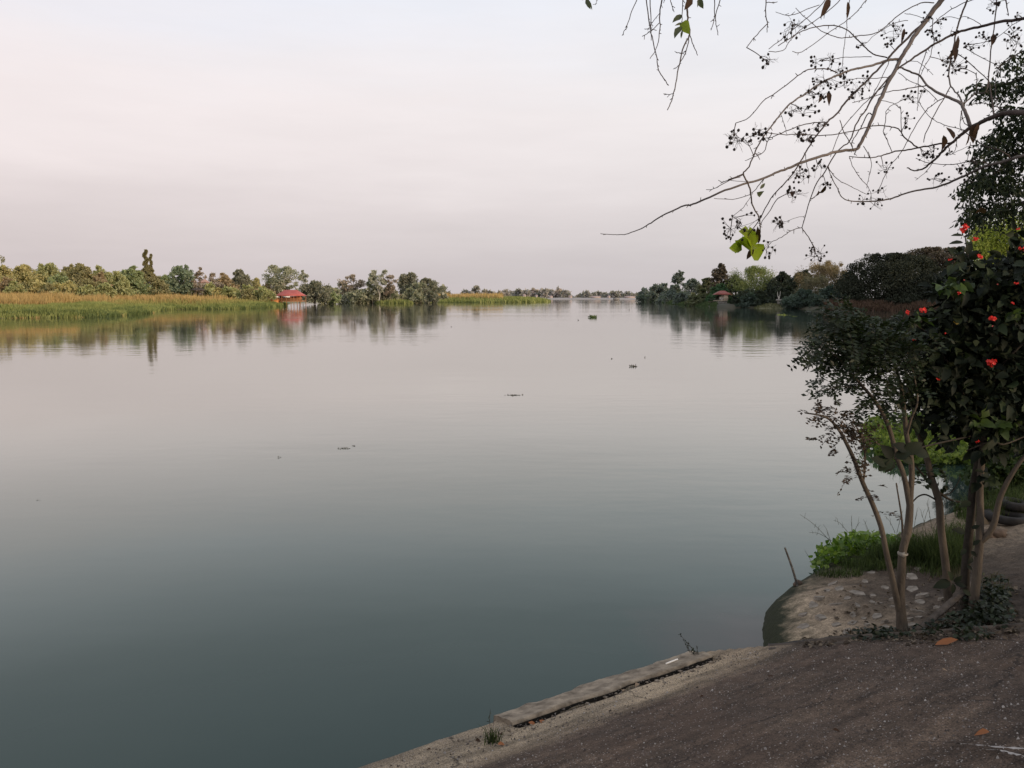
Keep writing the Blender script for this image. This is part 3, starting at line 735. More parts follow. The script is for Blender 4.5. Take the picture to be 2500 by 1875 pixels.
T(bt, 'rosy grey open crowned tree left of the white trunk', 'tree', 866, 737, 668, 58, 350, 'vase', PINK, dens=.55, group=G1)
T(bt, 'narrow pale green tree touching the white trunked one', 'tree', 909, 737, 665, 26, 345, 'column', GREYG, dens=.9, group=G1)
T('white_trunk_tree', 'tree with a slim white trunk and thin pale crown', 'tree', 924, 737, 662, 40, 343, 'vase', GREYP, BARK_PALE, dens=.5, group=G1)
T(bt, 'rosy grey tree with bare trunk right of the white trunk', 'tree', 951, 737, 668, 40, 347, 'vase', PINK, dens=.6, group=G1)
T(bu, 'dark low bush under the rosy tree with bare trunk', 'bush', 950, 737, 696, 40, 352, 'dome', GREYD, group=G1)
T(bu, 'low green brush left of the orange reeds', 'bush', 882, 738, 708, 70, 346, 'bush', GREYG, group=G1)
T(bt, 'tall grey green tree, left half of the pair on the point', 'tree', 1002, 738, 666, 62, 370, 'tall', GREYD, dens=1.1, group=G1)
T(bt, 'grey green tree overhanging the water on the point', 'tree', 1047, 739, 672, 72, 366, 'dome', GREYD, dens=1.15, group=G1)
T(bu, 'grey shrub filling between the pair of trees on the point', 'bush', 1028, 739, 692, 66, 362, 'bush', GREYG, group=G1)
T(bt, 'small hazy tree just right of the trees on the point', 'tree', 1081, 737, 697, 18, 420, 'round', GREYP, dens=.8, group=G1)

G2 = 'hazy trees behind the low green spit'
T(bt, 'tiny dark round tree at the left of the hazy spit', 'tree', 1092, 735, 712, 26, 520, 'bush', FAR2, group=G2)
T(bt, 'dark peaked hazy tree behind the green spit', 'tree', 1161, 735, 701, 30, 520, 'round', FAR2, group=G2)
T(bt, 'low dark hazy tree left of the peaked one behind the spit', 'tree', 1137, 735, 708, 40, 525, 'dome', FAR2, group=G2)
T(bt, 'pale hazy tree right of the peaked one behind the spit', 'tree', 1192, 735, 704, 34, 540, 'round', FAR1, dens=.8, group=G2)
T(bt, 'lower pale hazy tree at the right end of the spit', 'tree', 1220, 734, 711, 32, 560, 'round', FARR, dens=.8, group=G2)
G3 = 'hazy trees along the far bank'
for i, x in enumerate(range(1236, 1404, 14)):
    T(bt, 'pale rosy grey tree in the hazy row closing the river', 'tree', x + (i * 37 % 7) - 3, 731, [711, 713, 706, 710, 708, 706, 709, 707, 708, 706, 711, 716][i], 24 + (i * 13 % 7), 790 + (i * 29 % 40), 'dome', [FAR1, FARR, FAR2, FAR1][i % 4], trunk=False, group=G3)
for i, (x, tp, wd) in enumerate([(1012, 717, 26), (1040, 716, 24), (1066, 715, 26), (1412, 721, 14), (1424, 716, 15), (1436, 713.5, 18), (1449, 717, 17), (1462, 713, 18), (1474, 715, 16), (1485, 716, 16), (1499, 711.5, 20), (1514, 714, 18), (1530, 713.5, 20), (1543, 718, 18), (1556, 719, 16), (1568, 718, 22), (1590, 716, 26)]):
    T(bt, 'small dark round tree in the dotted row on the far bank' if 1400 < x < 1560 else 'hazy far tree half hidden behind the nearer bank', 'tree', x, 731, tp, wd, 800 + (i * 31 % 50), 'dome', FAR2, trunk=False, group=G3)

G4 = 'trees on the shaded right bank'
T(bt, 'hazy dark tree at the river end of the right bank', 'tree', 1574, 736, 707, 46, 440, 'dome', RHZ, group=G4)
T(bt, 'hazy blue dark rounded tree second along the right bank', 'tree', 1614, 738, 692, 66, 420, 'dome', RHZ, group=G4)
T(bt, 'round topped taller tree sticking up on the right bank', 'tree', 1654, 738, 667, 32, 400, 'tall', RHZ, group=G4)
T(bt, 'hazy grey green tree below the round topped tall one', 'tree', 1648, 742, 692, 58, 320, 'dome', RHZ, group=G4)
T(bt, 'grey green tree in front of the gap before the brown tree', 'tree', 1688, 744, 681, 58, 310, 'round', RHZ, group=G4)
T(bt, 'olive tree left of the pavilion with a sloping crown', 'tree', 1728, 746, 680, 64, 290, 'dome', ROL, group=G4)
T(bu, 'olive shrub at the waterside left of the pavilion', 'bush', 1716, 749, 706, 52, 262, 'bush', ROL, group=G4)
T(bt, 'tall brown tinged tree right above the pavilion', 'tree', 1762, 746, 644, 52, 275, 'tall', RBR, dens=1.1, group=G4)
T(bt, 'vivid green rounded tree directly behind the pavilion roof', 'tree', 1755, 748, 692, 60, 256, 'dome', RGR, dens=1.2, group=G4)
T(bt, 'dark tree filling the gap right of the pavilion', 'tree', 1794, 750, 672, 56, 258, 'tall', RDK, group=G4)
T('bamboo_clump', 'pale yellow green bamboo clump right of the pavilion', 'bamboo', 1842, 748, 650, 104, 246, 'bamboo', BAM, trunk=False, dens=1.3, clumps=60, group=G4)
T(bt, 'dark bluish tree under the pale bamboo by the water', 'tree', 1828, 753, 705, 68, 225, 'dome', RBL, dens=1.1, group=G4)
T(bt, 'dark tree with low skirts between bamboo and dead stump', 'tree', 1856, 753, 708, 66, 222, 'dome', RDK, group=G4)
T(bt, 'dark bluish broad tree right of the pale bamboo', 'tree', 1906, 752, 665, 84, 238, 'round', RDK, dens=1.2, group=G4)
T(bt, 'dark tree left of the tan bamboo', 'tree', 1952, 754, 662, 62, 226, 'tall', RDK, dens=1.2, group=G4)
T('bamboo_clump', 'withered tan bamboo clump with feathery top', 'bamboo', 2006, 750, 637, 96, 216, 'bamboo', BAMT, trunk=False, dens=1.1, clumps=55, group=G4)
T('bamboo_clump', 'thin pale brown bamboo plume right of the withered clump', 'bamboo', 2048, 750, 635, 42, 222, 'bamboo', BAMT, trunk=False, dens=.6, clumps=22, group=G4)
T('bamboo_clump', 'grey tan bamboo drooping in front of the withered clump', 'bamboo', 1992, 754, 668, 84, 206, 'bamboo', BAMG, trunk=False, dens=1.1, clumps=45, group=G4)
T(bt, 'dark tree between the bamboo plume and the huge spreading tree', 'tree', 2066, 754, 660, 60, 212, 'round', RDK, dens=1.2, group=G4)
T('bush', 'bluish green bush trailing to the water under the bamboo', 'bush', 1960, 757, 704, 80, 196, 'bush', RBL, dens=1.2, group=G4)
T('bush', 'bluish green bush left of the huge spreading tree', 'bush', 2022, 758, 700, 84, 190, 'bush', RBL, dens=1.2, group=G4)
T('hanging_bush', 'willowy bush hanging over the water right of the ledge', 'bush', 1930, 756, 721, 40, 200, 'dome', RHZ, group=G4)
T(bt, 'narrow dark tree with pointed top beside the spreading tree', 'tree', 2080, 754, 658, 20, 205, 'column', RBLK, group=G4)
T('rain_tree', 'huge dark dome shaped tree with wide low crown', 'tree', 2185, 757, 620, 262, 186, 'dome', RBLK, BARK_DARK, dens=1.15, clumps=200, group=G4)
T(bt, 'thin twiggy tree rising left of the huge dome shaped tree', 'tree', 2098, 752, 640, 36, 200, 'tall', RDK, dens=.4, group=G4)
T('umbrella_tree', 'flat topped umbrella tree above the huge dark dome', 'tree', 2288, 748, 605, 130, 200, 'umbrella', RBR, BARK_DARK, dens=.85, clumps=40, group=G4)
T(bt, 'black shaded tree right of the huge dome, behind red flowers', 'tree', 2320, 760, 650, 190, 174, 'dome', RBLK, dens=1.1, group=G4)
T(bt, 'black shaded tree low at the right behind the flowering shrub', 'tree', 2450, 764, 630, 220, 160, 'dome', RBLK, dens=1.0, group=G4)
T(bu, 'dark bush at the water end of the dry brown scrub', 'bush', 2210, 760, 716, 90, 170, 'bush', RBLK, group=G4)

rr_ = np.random.default_rng(99)
for i, x in enumerate(np.arange(6, 660, 23)):
    T('bush', 'low olive scrub bush in the thicket behind the tan reeds', 'bush', x + rr_.normal() * 5, 741 if x < 420 else 739, 690 + rr_.normal() * 6 + (8 if x > 420 else 0), 52 + rr_.normal() * 8, (192 if x < 270 else 229 if x < 420 else 243) + rr_.normal() * 4, 'bush', [OLIVE, DKOLIVE, OLIVE2, BROWN][rr_.integers(4)], trunk=False, group='scrub bushes behind the tan reeds')
for i, x in enumerate(np.arange(782, 1070, 24)):
    T('bush', 'low hazy green bush at the foot of the trees on the point', 'bush', x + rr_.normal() * 5, 738, 712 + rr_.normal() * 4, 44, 352 + rr_.normal() * 5, 'bush', [GREYG, GREYD, GREYG][rr_.integers(3)], trunk=False, group='bushes at the foot of the distant trees')
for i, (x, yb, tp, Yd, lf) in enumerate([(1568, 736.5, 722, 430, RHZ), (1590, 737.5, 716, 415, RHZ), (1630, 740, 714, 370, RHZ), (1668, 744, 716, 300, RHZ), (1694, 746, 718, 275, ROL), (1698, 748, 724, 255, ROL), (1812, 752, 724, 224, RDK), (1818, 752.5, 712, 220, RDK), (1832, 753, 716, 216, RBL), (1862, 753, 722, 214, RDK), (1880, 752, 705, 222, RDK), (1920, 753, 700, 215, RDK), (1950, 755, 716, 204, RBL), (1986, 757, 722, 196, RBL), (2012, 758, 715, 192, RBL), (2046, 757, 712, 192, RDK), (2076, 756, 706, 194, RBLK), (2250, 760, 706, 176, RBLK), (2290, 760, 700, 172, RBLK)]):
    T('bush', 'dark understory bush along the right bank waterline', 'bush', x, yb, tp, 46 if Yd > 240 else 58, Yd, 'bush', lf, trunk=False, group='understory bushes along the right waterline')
# ------------------------------------------------------------------ reeds and grasses (uncountable: stuff)
def scatter_poly(n, poly, x0, x1, y0, y1, dmin, dmax, r, cond=None):
    out = []; tot = 0
    for _ in range(60):
        x = r.uniform(x0, x1, n * 2); y = r.uniform(y0, y1, n * 2)
        d = sdist(x, y, poly); k = (d > dmin) & (d < dmax)
        if cond is not None: k &= cond(x, y, d)
        out.append(np.stack([x[k], y[k], d[k]], 1)); tot += k.sum()
        if tot >= n: break
    return np.concatenate(out)[:n]
r = np.random.default_rng(5)
REEDG = leaf_mat('reed_green', (.17, .195, .065), (.36, .365, .14), .3, .7, .1, clump=.16)
REEDD = leaf_mat('reed_dark_green', (.085, .11, .042), (.17, .21, .08), .25, .7, .1, clump=.3)
REEDT = leaf_mat('reed_tan', (.34, .22, .09), (.60, .43, .21), .3, .8, .05, clump=.2)
REEDO = leaf_mat('reed_olive', (.24, .21, .075), (.42, .36, .15), .3, .8, .05, clump=.12)
inview = lambda x, y: (x > -y * .70 - 6) & (x < y * .70 + 6)
def bed(name, label, mat, n, x0, x1, y0, y1, dm, dM, H, W, lean, cond=None, poly=LPOLY, hf=lheight, z=0.0):
    p = scatter_poly(n, poly, x0, x1, y0, y1, dm, dM, r, (lambda x, y, d: inview(x, y) & (cond(x, y, d) if cond else True)))
    zz = hf(p[:, 0], p[:, 1]); mb = MB()
    tall = .62 + .5 * vnoise(p[:, 0] * .28, p[:, 1] * .28, 9) + .35 * vnoise(p[:, 0] * .9, p[:, 1] * .9, 19)
    blades(mb, np.stack([p[:, 0], p[:, 1], zz + z - .1], 1), H * tall * r.uniform(.55, 1.25, len(p)), W * r.uniform(.6, 1.3, len(p)), lean, r)
    return tag(mb.build(name, mat), label, 'reeds', kind='stuff')
front = lambda x, y, d: (x < -y * .455) & (y < 160)
mid = lambda x, y, d: (~((x < -y * .455) & (y < 160))) & (x < -y * .272) & (y < 300)
bed('green_reeds', 'bright green reed bed along the left waterline', REEDG, 36000, -160, -40, 90, 170, -.3, 26, .95, .17, 1.0, lambda x, y, d: front(x, y, d) & (d < 9 + 17 * vnoise(x * .12, y * .12, 4) + 3 * vnoise(x, y, 8)))
bed('dark_reeds', 'dark tufts of reeds hanging at the left waterline', REEDD, 6000, -160, -40, 90, 170, -.8, 3.0, 1.0, .20, 1.1, lambda x, y, d: front(x, y, d) & (vnoise(x * .35, y * .35, 3) > .45))
bed('straw_reeds', 'rusty dead stems along the foot of the left reed bed', REEDT, 900, -160, -40, 90, 170, -.6, .9, .55, .12, 1.2, lambda x, y, d: front(x, y, d) & (vnoise(x * .5, y * .5, 13) > .55))
bed('tan_reeds', 'orange tan dry reeds behind the green reed bed', REEDT, 60000, -190, -40, 105, 225, 9, 70, 2.1, .17, .6, lambda x, y, d: (x < -y * .40) & (y < 222) & (d > 9 + 11 * vnoise(x * .12, y * .12, 4)))
bed('green_reeds', 'green reed strip in front of the red roofed house', REEDG, 18000, -110, -55, 160, 270, -.5, 6, 1.1, .25, .8, mid)
bed('dark_reeds', 'darker reed tufts along the middle green strip', REEDD, 3500, -110, -55, 160, 270, -.6, 2.5, 1.1, .25, .9, lambda x, y, d: mid(x, y, d) & (vnoise(x * .3, y * .3, 3) > .5))
bed('olive_reeds', 'olive yellow reeds behind the middle green strip', REEDO, 20000, -130, -55, 165, 290, 4, 40, 1.5, .27, .6, mid)
bed('tan_reeds', 'orange tan reed heads left of the red roofed house', REEDT, 22000, -130, -60, 165, 300, 11, 50, 2.0, .25, .45, mid)
bed('green_reeds', 'distant green reeds below the rosy and white trunked trees', REEDG, 11000, -95, -25, 280, 420, -1, 14, 1.5, .5, .7, lambda x, y, d: (x < -y * .10) & (x > -y * .262))
bed('tan_reeds', 'distant orange reeds below the rosy bare trunked tree', REEDT, 3500, -70, -35, 320, 420, 8, 30, 2.6, .5, .4, lambda x, y, d: (x < -y * .14) & (x > -y * .192))
bed('green_reeds', 'low green spit of reeds reaching into the river', REEDG, 14000, -60, 30, 330, 520, -1, 22, 1.7, .6, .7, lambda x, y, d: (x > -y * .098))
bed('tan_reeds', 'orange dry reeds on top of the low green spit', REEDT, 6000, -60, 0, 360, 520, 9, 60, 2.9, .6, .45, lambda x, y, d: (x > -y * .095) & (x < -y * .012))
RREED = leaf_mat('reed_right', (.035, .055, .026), (.095, .125, .06), .25, .8, .05, clump=.2)
RDRY = leaf_mat('scrub_dry', (.055, .035, .027), (.14, .092, .068), .2, .9, .05, clump=.3)
bed('waterside_grass', 'dull green grass on the right bank below the pavilion', RREED, 9000, 45, 100, 180, 470, -1, 5, .8, .32, .9, lambda x, y, d: (x < y * .262), RPOLY, rheight)
bed('dry_scrub', 'dry reddish brown scrub under the huge dark tree', RDRY, 8000, 60, 130, 150, 192, -.3, 6, 1.3, .25, 1.1, lambda x, y, d: (x > y * .40) & (y < 190), RPOLY, rheight)

# ------------------------------------------------------------------ houses
ROOFR = plain_mat('roof_red', (.38, .085, .07), (.46, .12, .095), 1.2, .6, .3, 3, 2)
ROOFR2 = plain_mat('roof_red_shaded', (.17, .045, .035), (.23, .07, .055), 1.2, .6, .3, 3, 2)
WOODO = plain_mat('wood_orange', (.32, .14, .065), (.42, .20, .095), 2.0)
WOODD = plain_mat('wood_dark', (.05, .038, .03), (.09, .07, .055), 2.0)
WHITEP = plain_mat('white_paint', (.70, .66, .60), (.78, .74, .68), 2.0)
CREAM = plain_mat('cream_wall', (.42, .34, .26), (.52, .43, .33), 2.0)
STONEP = plain_mat('stone_wall', (.16, .15, .135), (.30, .28, .25), 1.8, .9)
def hip_roof(mb, c, lx, ly, h, ridge, flare=.35, z0=0, ov=0):
    """hip roof with flared (bell-cast) eaves"""
    x, y = lx / 2, ly / 2; xm, ym = x * .70 + ridge / 2 * .3, y * .48
    A = [(-x, -y, z0), (x, -y, z0), (x, y, z0), (-x, y, z0)]
    Bq = [(-xm, -ym, z0 + h * flare), (xm, -ym, z0 + h * flare), (xm, ym, z0 + h * flare), (-xm, ym, z0 + h * flare)]
    C2 = [(-ridge / 2, 0, z0 + h), (ridge / 2, 0, z0 + h)]
    V = np.array(A + Bq + C2, float) + np.asarray(c)
    mb.add(V, [[0, 1, 5, 4], [1, 2, 6, 5], [2, 3, 7, 6], [3, 0, 4, 7], [4, 5, 9, 8], [6, 7, 8, 9], [3, 2, 1, 0]])
    mb.n -= len(V); mb.Fs.append(np.array([[5, 6, 9], [7, 4, 8]]) + mb.n); mb.mi.append(np.zeros(2, int)); mb.n += len(V)

# red-roofed house on stilts at the left shore
Yh = 252; s = ppm(Yh)
c0 = at_y(705, 748, Yh); c0[2] = 0
HX = lambda px: (px - 705) * s
zpx = lambda py: at_y(705, py, Yh)[2]
h = empty('stilt_house', c0, 'red roofed orange house on stilts over the left shore', 'house')
cx = at_y(706, 748, Yh)[0]
mb = MB(); hip_roof(mb, (cx, Yh + 2.5, 0), 66 * s, 7.5, zpx(708) - zpx(723), 30 * s, .34, zpx(722.5)); mb.build('roof', ROOFR, h)
deck = zpx(734); eave = zpx(723)
mb = MB(); mb.box((cx, Yh + 2.5, deck - .15), (62 * s, 7, .3)); mb.build('deck', WOODO, h)
mb = MB(); mb.box((cx - 2 * s, Yh + 3.4, (deck + eave) / 2), (46 * s, 4.2, eave - deck - .02)); mb.build('wall', plain_mat('wood_shade', (.17, .075, .04), (.25, .12, .065), 2), h)
for px in (685, 701): 
    mb = MB(); mb.box((at_y(px, 730, Yh)[0], Yh + 1.27, (deck + eave) / 2 + .15), (1.0, .06, .9)); mb.build('window', WOODD, h)
for px, wd in ((678, 8), (702, 16)):
    mb = MB(); a = at_y(px, 724, Yh); mb.box((a[0], Yh - 1.1, eave - .22), (wd * s, .08, .42)); mb.build('awning', WHITEP, h)
for px in (679, 690, 701, 712, 719, 727, 735):
    mb = MB(); a = at_y(px, 724, Yh)[0]; mb.box((a, Yh - .9, (eave + (-.8 if px > 710 else .1)) / 2), (.16, .16, eave - (-.8 if px > 710 else .1))); mb.build('post', WOODO, h)
for px in (719, 735):
    mb = MB(); mb.box((at_y(px, 724, Yh)[0], Yh + 5.6, (eave - .8) / 2), (.16, .16, eave + .8)); mb.build('post', WOODO, h)
mb = MB()
for zq in (.35, .75): mb.box((cx, Yh - .98, deck + zq), (62 * s, .06, .09))
for px in np.arange(676, 737, 2.5): mb.box((at_y(px, 724, Yh)[0], Yh - .98, deck + .38), (.06, .05, .75))
mb.build('railing', WOODO, h)
mb = MB(); mb.box((at_y(728, 730, Yh)[0], Yh + 1, (deck + eave) / 2), (13 * s, .1, (eave - deck) * .55)); mb.build('screen', WOODO, h)
hb = empty('shore_barge', (at_y(669, 740, 250)[0], 250, 0.6), 'low orange wooden hut wing left of the stilt house', 'shed')
mb = MB(); a = at_y(669, 735, 250); mb.box((a[0], 251.5, a[2] - .9), (17 * s, 3, 2.6)); mb.build('wall', plain_mat('wood_bright', (.50, .20, .07), (.58, .26, .10), 2), hb)
mb = MB(); a2 = at_y(669, 727, 250); mb.box((a[0], 251.5, a[2] + .48), (19 * s, 3.6, .16)); mb.build('roof', WOODO, hb)
hb.name = 'wooden_shed'
# open shed behind the reeds
Yq = 248; a = at_y(634, 722, Yq); sq = ppm(Yq)
hb = empty('open_shed', a, 'small open shed with thin pale roof behind the tan reeds', 'shed')
mb = MB(); b_ = at_y(634, 711, Yq); mb.box(b_, (20 * sq, 2.4, .14), .0); mb.build('roof', CREAM, hb)
for dx in (-9, -3, 3, 9):
    mb = MB(); mb.box((b_[0] + dx * sq, Yq - .9, (b_[2] - .07 + a[2] - 1) / 2), (.13, .13, b_[2] - .07 - a[2] + 1)); mb.build('post', BARK_FAR, hb)
# pale house between trees
Yq = 262; a = at_y(490, 708, Yq); sq = ppm(Yq)
hb = empty('pale_house', a, 'pale rosy walled house half hidden under the rosy tree', 'house')
b0, b1 = at_y(490, 716, Yq), at_y(490, 690, Yq)
mb = MB(); mb.box((a[0], Yq + 3, (b0[2] + b1[2]) / 2), (17 * sq, 5, b1[2] - b0[2])); mb.build('wall', WHITEP, hb)
mb = MB(); hip_roof(mb, (a[0], Yq + 3, 0), 22 * sq, 6.2, 9 * sq, 8 * sq, .3, b1[2] + .003); mb.build('roof', plain_mat('roof_rosy', (.38, .22, .16), (.46, .28, .21), 1), hb)
for dx in (-4, 4):
    mb = MB(); mb.box((a[0] + dx * sq, Yq + .48, b0[2] * .4 + b1[2] * .6), (3.4 * sq, .06, 5 * sq)); mb.build('window', WOODD, hb)
# low roof and white cistern by it
Yq = 236; a = at_y(484, 716, Yq); sq = ppm(Yq)
hb = empty('low_shelter', a, 'dark low roofed shelter in front of the pale house', 'shelter')
mb = MB(); hip_roof(mb, (a[0], Yq, 0), 32 * sq, 3, 5 * sq, 20 * sq, .5, at_y(484, 709, Yq)[2]); mb.build('roof', WOODD, hb)
for dx in (-13, -4, 5, 13):
    mb = MB(); zt = at_y(484, 709, Yq)[2]; mb.box((a[0] + dx * sq, Yq - 1, zt / 2 + .2), (.14, .14, zt - .42)); mb.build('post', BARK_FAR, hb)

# pavilion on the right bank
Yq = 236; sq = ppm(Yq); P_ = lambda px, py: at_y(px, py, Yq)
c0 = P_(1766, 742)
h = empty('river_pavilion', c0, 'small pavilion with two tier red roof on a stone base, right bank', 'pavilion')
cx = c0[0]; fl = P_(1766, 735)[2]; ev = P_(1766, 719.5)[2]
mb = MB(); mb.box((cx - .4, Yq + 2, fl - .45), (24 * sq, 4, .9)); mb.build('base', STONEP, h)
mb = MB(); mb.box((cx - .4, Yq + 2, fl + .09), (25.5 * sq, 4.4, .16)); mb.build('deck', CREAM, h)
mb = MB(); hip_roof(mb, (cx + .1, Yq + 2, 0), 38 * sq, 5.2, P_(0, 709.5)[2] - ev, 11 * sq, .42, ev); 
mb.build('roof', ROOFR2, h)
mb = MB(); mb.box((cx + 5.5 * sq, Yq + 1.2, (fl + ev) / 2 + .1), (11 * sq, 2.6, ev - fl - .24)); mb.build('wall', CREAM, h)
mb = MB(); mb.box((cx - 5.5 * sq, Yq + .1, ev - .9), (9.6 * sq, .07, .62)); mb.build('blind', plain_mat('blind', (.28, .24, .17), (.36, .31, .23), 2), h)
for dx in (-10.5, -.6, 10.5):
    for dy in (.1, 3.8):
        mb = MB(); mb.box((cx + dx * sq, Yq + dy, (fl + .17 + ev) / 2), (.15, .15, ev - fl - .17)); mb.build('post', WOODD if dx else CREAM, h)
mb = MB()
for zq in (.45, .9): mb.box((cx - 5.5 * sq, Yq + .02, fl + .17 + zq), (9.6 * sq, .05, .07))
for k in range(5): mb.box((cx + (-9.8 + k * 2.1) * sq, Yq + .02, fl + .6), (.06, .045, .85))
mb.build('railing', WHITEP, h)
jt = empty('jetty', P_(1744, 735), 'thin dark landing stage with pale rail left of the pavilion', 'jetty')
mb = MB(); a = P_(1744, 736.5); mb.box((a[0], Yq + 1.5, a[2]), (20 * sq, 2, .16)); mb.build('deck', WOODD, jt)
for k in range(5):
    mb = MB(); mb.box((a[0] + (-9 + k * 4.3) * sq, Yq + .6, a[2] * .5 - .3), (.14, .14, a[2] + .45)); mb.build('post', WOODD, jt)
mb = MB(); mb.box((a[0], Yq + .45, a[2] + .75), (20 * sq, .06, .08)); mb.build('railing', STONEP, jt)
# grassy ledge with a concrete block and a dead forked stump
Yq = 206; a = at_z(1890, 752, 0)
mb = MB(); 
xs = np.linspace(-1, 1, 25); X, Yv = np.meshgrid(xs, xs); Rr = np.clip(1 - (X ** 2 + Yv ** 2), 0, 1)
q = at_y(1882, 753, Yq); Z = Rr ** .7 * (.75 + .85 * np.clip(X + .1, -.8, .8)) * (1 + 1.2 * fbm(X * 4, Yv * 4, 3)) + .25 * Rr - .15
V = np.stack([q[0] + X.ravel() * 4.0, Yq + 2 + Yv.ravel() * 4, Z.ravel()], 1)
i, j = np.meshgrid(np.arange(24), np.arange(24)); k = (j * 25 + i).ravel()
mb.add(V, np.stack([k, k + 1, k + 26, k + 25], 1))
tag(mb.build('grassy_ledge', plain_mat('ledge_grass', (.085, .085, .045), (.17, .155, .085), 1.2, .9, 1, 4), None, True), 'pale grassy ledge at the right bank waterline', 'bank ledge', kind='structure')
k_ = r.integers(0, len(V), 1600); P_l = V[k_] + r.normal(size=(1600, 3)) * np.array([.3, .3, .02]); mb = MB(); P_l = P_l[P_l[:, 2] > .02]; blades(mb, P_l - [0, 0, .1], r.uniform(.25, .7, len(P_l)), .14, 1.1, r)
tag(mb.build('ledge_grass', leaf_mat('ledge_blades', (.07, .075, .04), (.19, .18, .10), .25, .8, .05)), 'short straw and green grass on the pale ledge', 'grass', kind='stuff')
hb = empty('concrete_block', at_y(1906, 736, Yq), 'flat concrete block on top of the pale grassy ledge', 'block')
b_ = at_y(1906, 732.5, Yq + 2); mb = MB(); mb.box(b_, (17 * ppm(Yq), 2, .5)); mb.box((b_[0] - .1, b_[1], b_[2] - .7), (1.2, 1.2, .9)); mb.build('slab', STONEP, hb)
hb = empty('dead_stump', at_y(1901, 733, Yq + 5), 'pale dead forked stump standing behind the concrete block', 'stump')
mb = MB(); g = lambda px, py: at_y(px, py, Yq + 5)
mb.tube([g(1902, 738), g(1901.5, 728), g(1899, 722), g(1898.5, 712)], [.2, .16, .1, .05], 6); mb.tube([g(1901.5, 728), g(1904, 722), g(1905.5, 711)], [.13, .09, .05], 6); mb.build('trunk', BARK_PALE, hb)

# far-bank buildings, boat
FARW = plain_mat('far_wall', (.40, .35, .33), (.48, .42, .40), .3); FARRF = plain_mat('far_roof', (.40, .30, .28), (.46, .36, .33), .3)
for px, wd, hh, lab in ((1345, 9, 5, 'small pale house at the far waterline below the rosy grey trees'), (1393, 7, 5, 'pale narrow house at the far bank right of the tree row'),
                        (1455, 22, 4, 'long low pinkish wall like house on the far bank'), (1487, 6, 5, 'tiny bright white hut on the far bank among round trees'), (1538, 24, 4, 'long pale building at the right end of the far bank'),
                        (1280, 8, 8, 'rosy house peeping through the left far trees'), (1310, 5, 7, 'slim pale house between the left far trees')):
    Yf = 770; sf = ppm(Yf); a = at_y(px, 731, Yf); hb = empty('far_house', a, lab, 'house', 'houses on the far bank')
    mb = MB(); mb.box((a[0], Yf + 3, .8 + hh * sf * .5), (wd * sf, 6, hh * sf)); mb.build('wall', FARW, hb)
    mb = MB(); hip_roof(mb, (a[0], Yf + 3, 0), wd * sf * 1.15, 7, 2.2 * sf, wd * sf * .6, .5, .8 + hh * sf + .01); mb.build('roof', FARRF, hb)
Yf = 620; a = at_y(1504, 732.8, Yf); sf = ppm(Yf); a[2] = 0
hb = empty('river_boat', a, 'long low grey boat far out near the end of the river', 'boat')
mb = MB(); u = np.linspace(-1, 1, 13); wv = 1.3 * (1 - np.abs(u) ** 3); kx = 8 * sf
top = [np.stack([a[0] + u * kx, Yf - wv, .75 + .5 * u ** 4], 1), np.stack([a[0] + u * kx, Yf + wv, .75 + .5 * u ** 4], 1)]; bot = np.stack([a[0] + u * kx * .85, Yf + 0 * u, -.2 + 0 * u], 1)
i = np.arange(12)[:, None]
mb.add(np.concatenate([top[0], bot, top[1]]), np.concatenate([i + np.array([[0, 13, 14, 1]]), i + np.array([[13, 26, 27, 14]]), i + np.array([[0, 1, 27, 26]])]))
mb.build('hull', FAR2, hb); mb = MB(); mb.box((a[0] + .3, Yf, 1.35), (5, 1.6, 1.1)); mb.build('cabin', FAR2, hb)

# ------------------------------------------------------------------ things floating on the river
HYA = leaf_mat('hyacinth_leaf', (.055, .085, .022), (.15, .19, .06), .3, .6, .2)
HYD = leaf_mat('hyacinth_dead', (.045, .042, .032), (.115, .105, .078), .15, .7, .2)
def floater(name, label, cat, px, py, wpx, hpx, mat, n, leafpx=4.0, flat=.35, grp=None, upr=.5, seed=0):
    r_ = np.random.default_rng(int(px) + seed); a = at_z(px, py, 0.0); d = np.hypot(a[0], a[1]); sc_ = d / F
    o = empty(name, a, label, cat, grp); mb = MB()
    P = np.stack([r_.normal(size=n) * wpx * sc_ * .26, r_.normal(size=n) * wpx * sc_ * .26 * min(flat * 3, 2.5), r_.random(n) * .02 - .005], 1) + a
    D = unit(np.stack([r_.normal(size=n), r_.normal(size=n), upr * r_.random(n) * 2], 1))
    leaves8(mb, P, D, rand_dirs(n, r_, 1.2), leafpx * sc_ * r_.uniform(.6, 1.3, n), leafpx * sc_ * .5 * r_.uniform(.6, 1.2, n))
    mb.build('leaf_mass', mat, o)
    return o
G5 = 'plants and debris drifting on the river'
o = floater('water_hyacinth', 'green water hyacinth clump drifting alone in midstream', 'floating plant', 1446, 775, 15, 8, HYA, 70, 6.5, 1.2, G5, 1.3)
floater('lily_patch', 'bright yellow green floating patch near the right bank', 'floating plant', 1910, 769, 17, 4, leaf_mat('lily', (.16, .20, .05), (.30, .34, .09), .2, .5, .3), 90, 4, 1.5, G5, .15)
floater('lily_patch', 'tiny pale floating patch right of the yellow green one', 'floating plant', 1939, 772.5, 8, 3, HYA, 30, 3, 1.5, G5, .15)
floater('lily_patch', 'pale leaves floating in front of the dark tree reflection', 'floating plant', 1858, 785, 8, 3, HYA, 20, 3, 1.5, G5, .1)
floater('drifting_debris', 'dark curly debris clump drifting left of the right bank', 'debris', 1546, 895, 16, 7, HYD, 30, 5, .5, G5, 1.0)
floater('drifting_debris', 'flat dark debris raft drifting in midriver', 'debris', 1257, 965, 32, 4, HYD, 55, 4.5, .12, G5, .15)
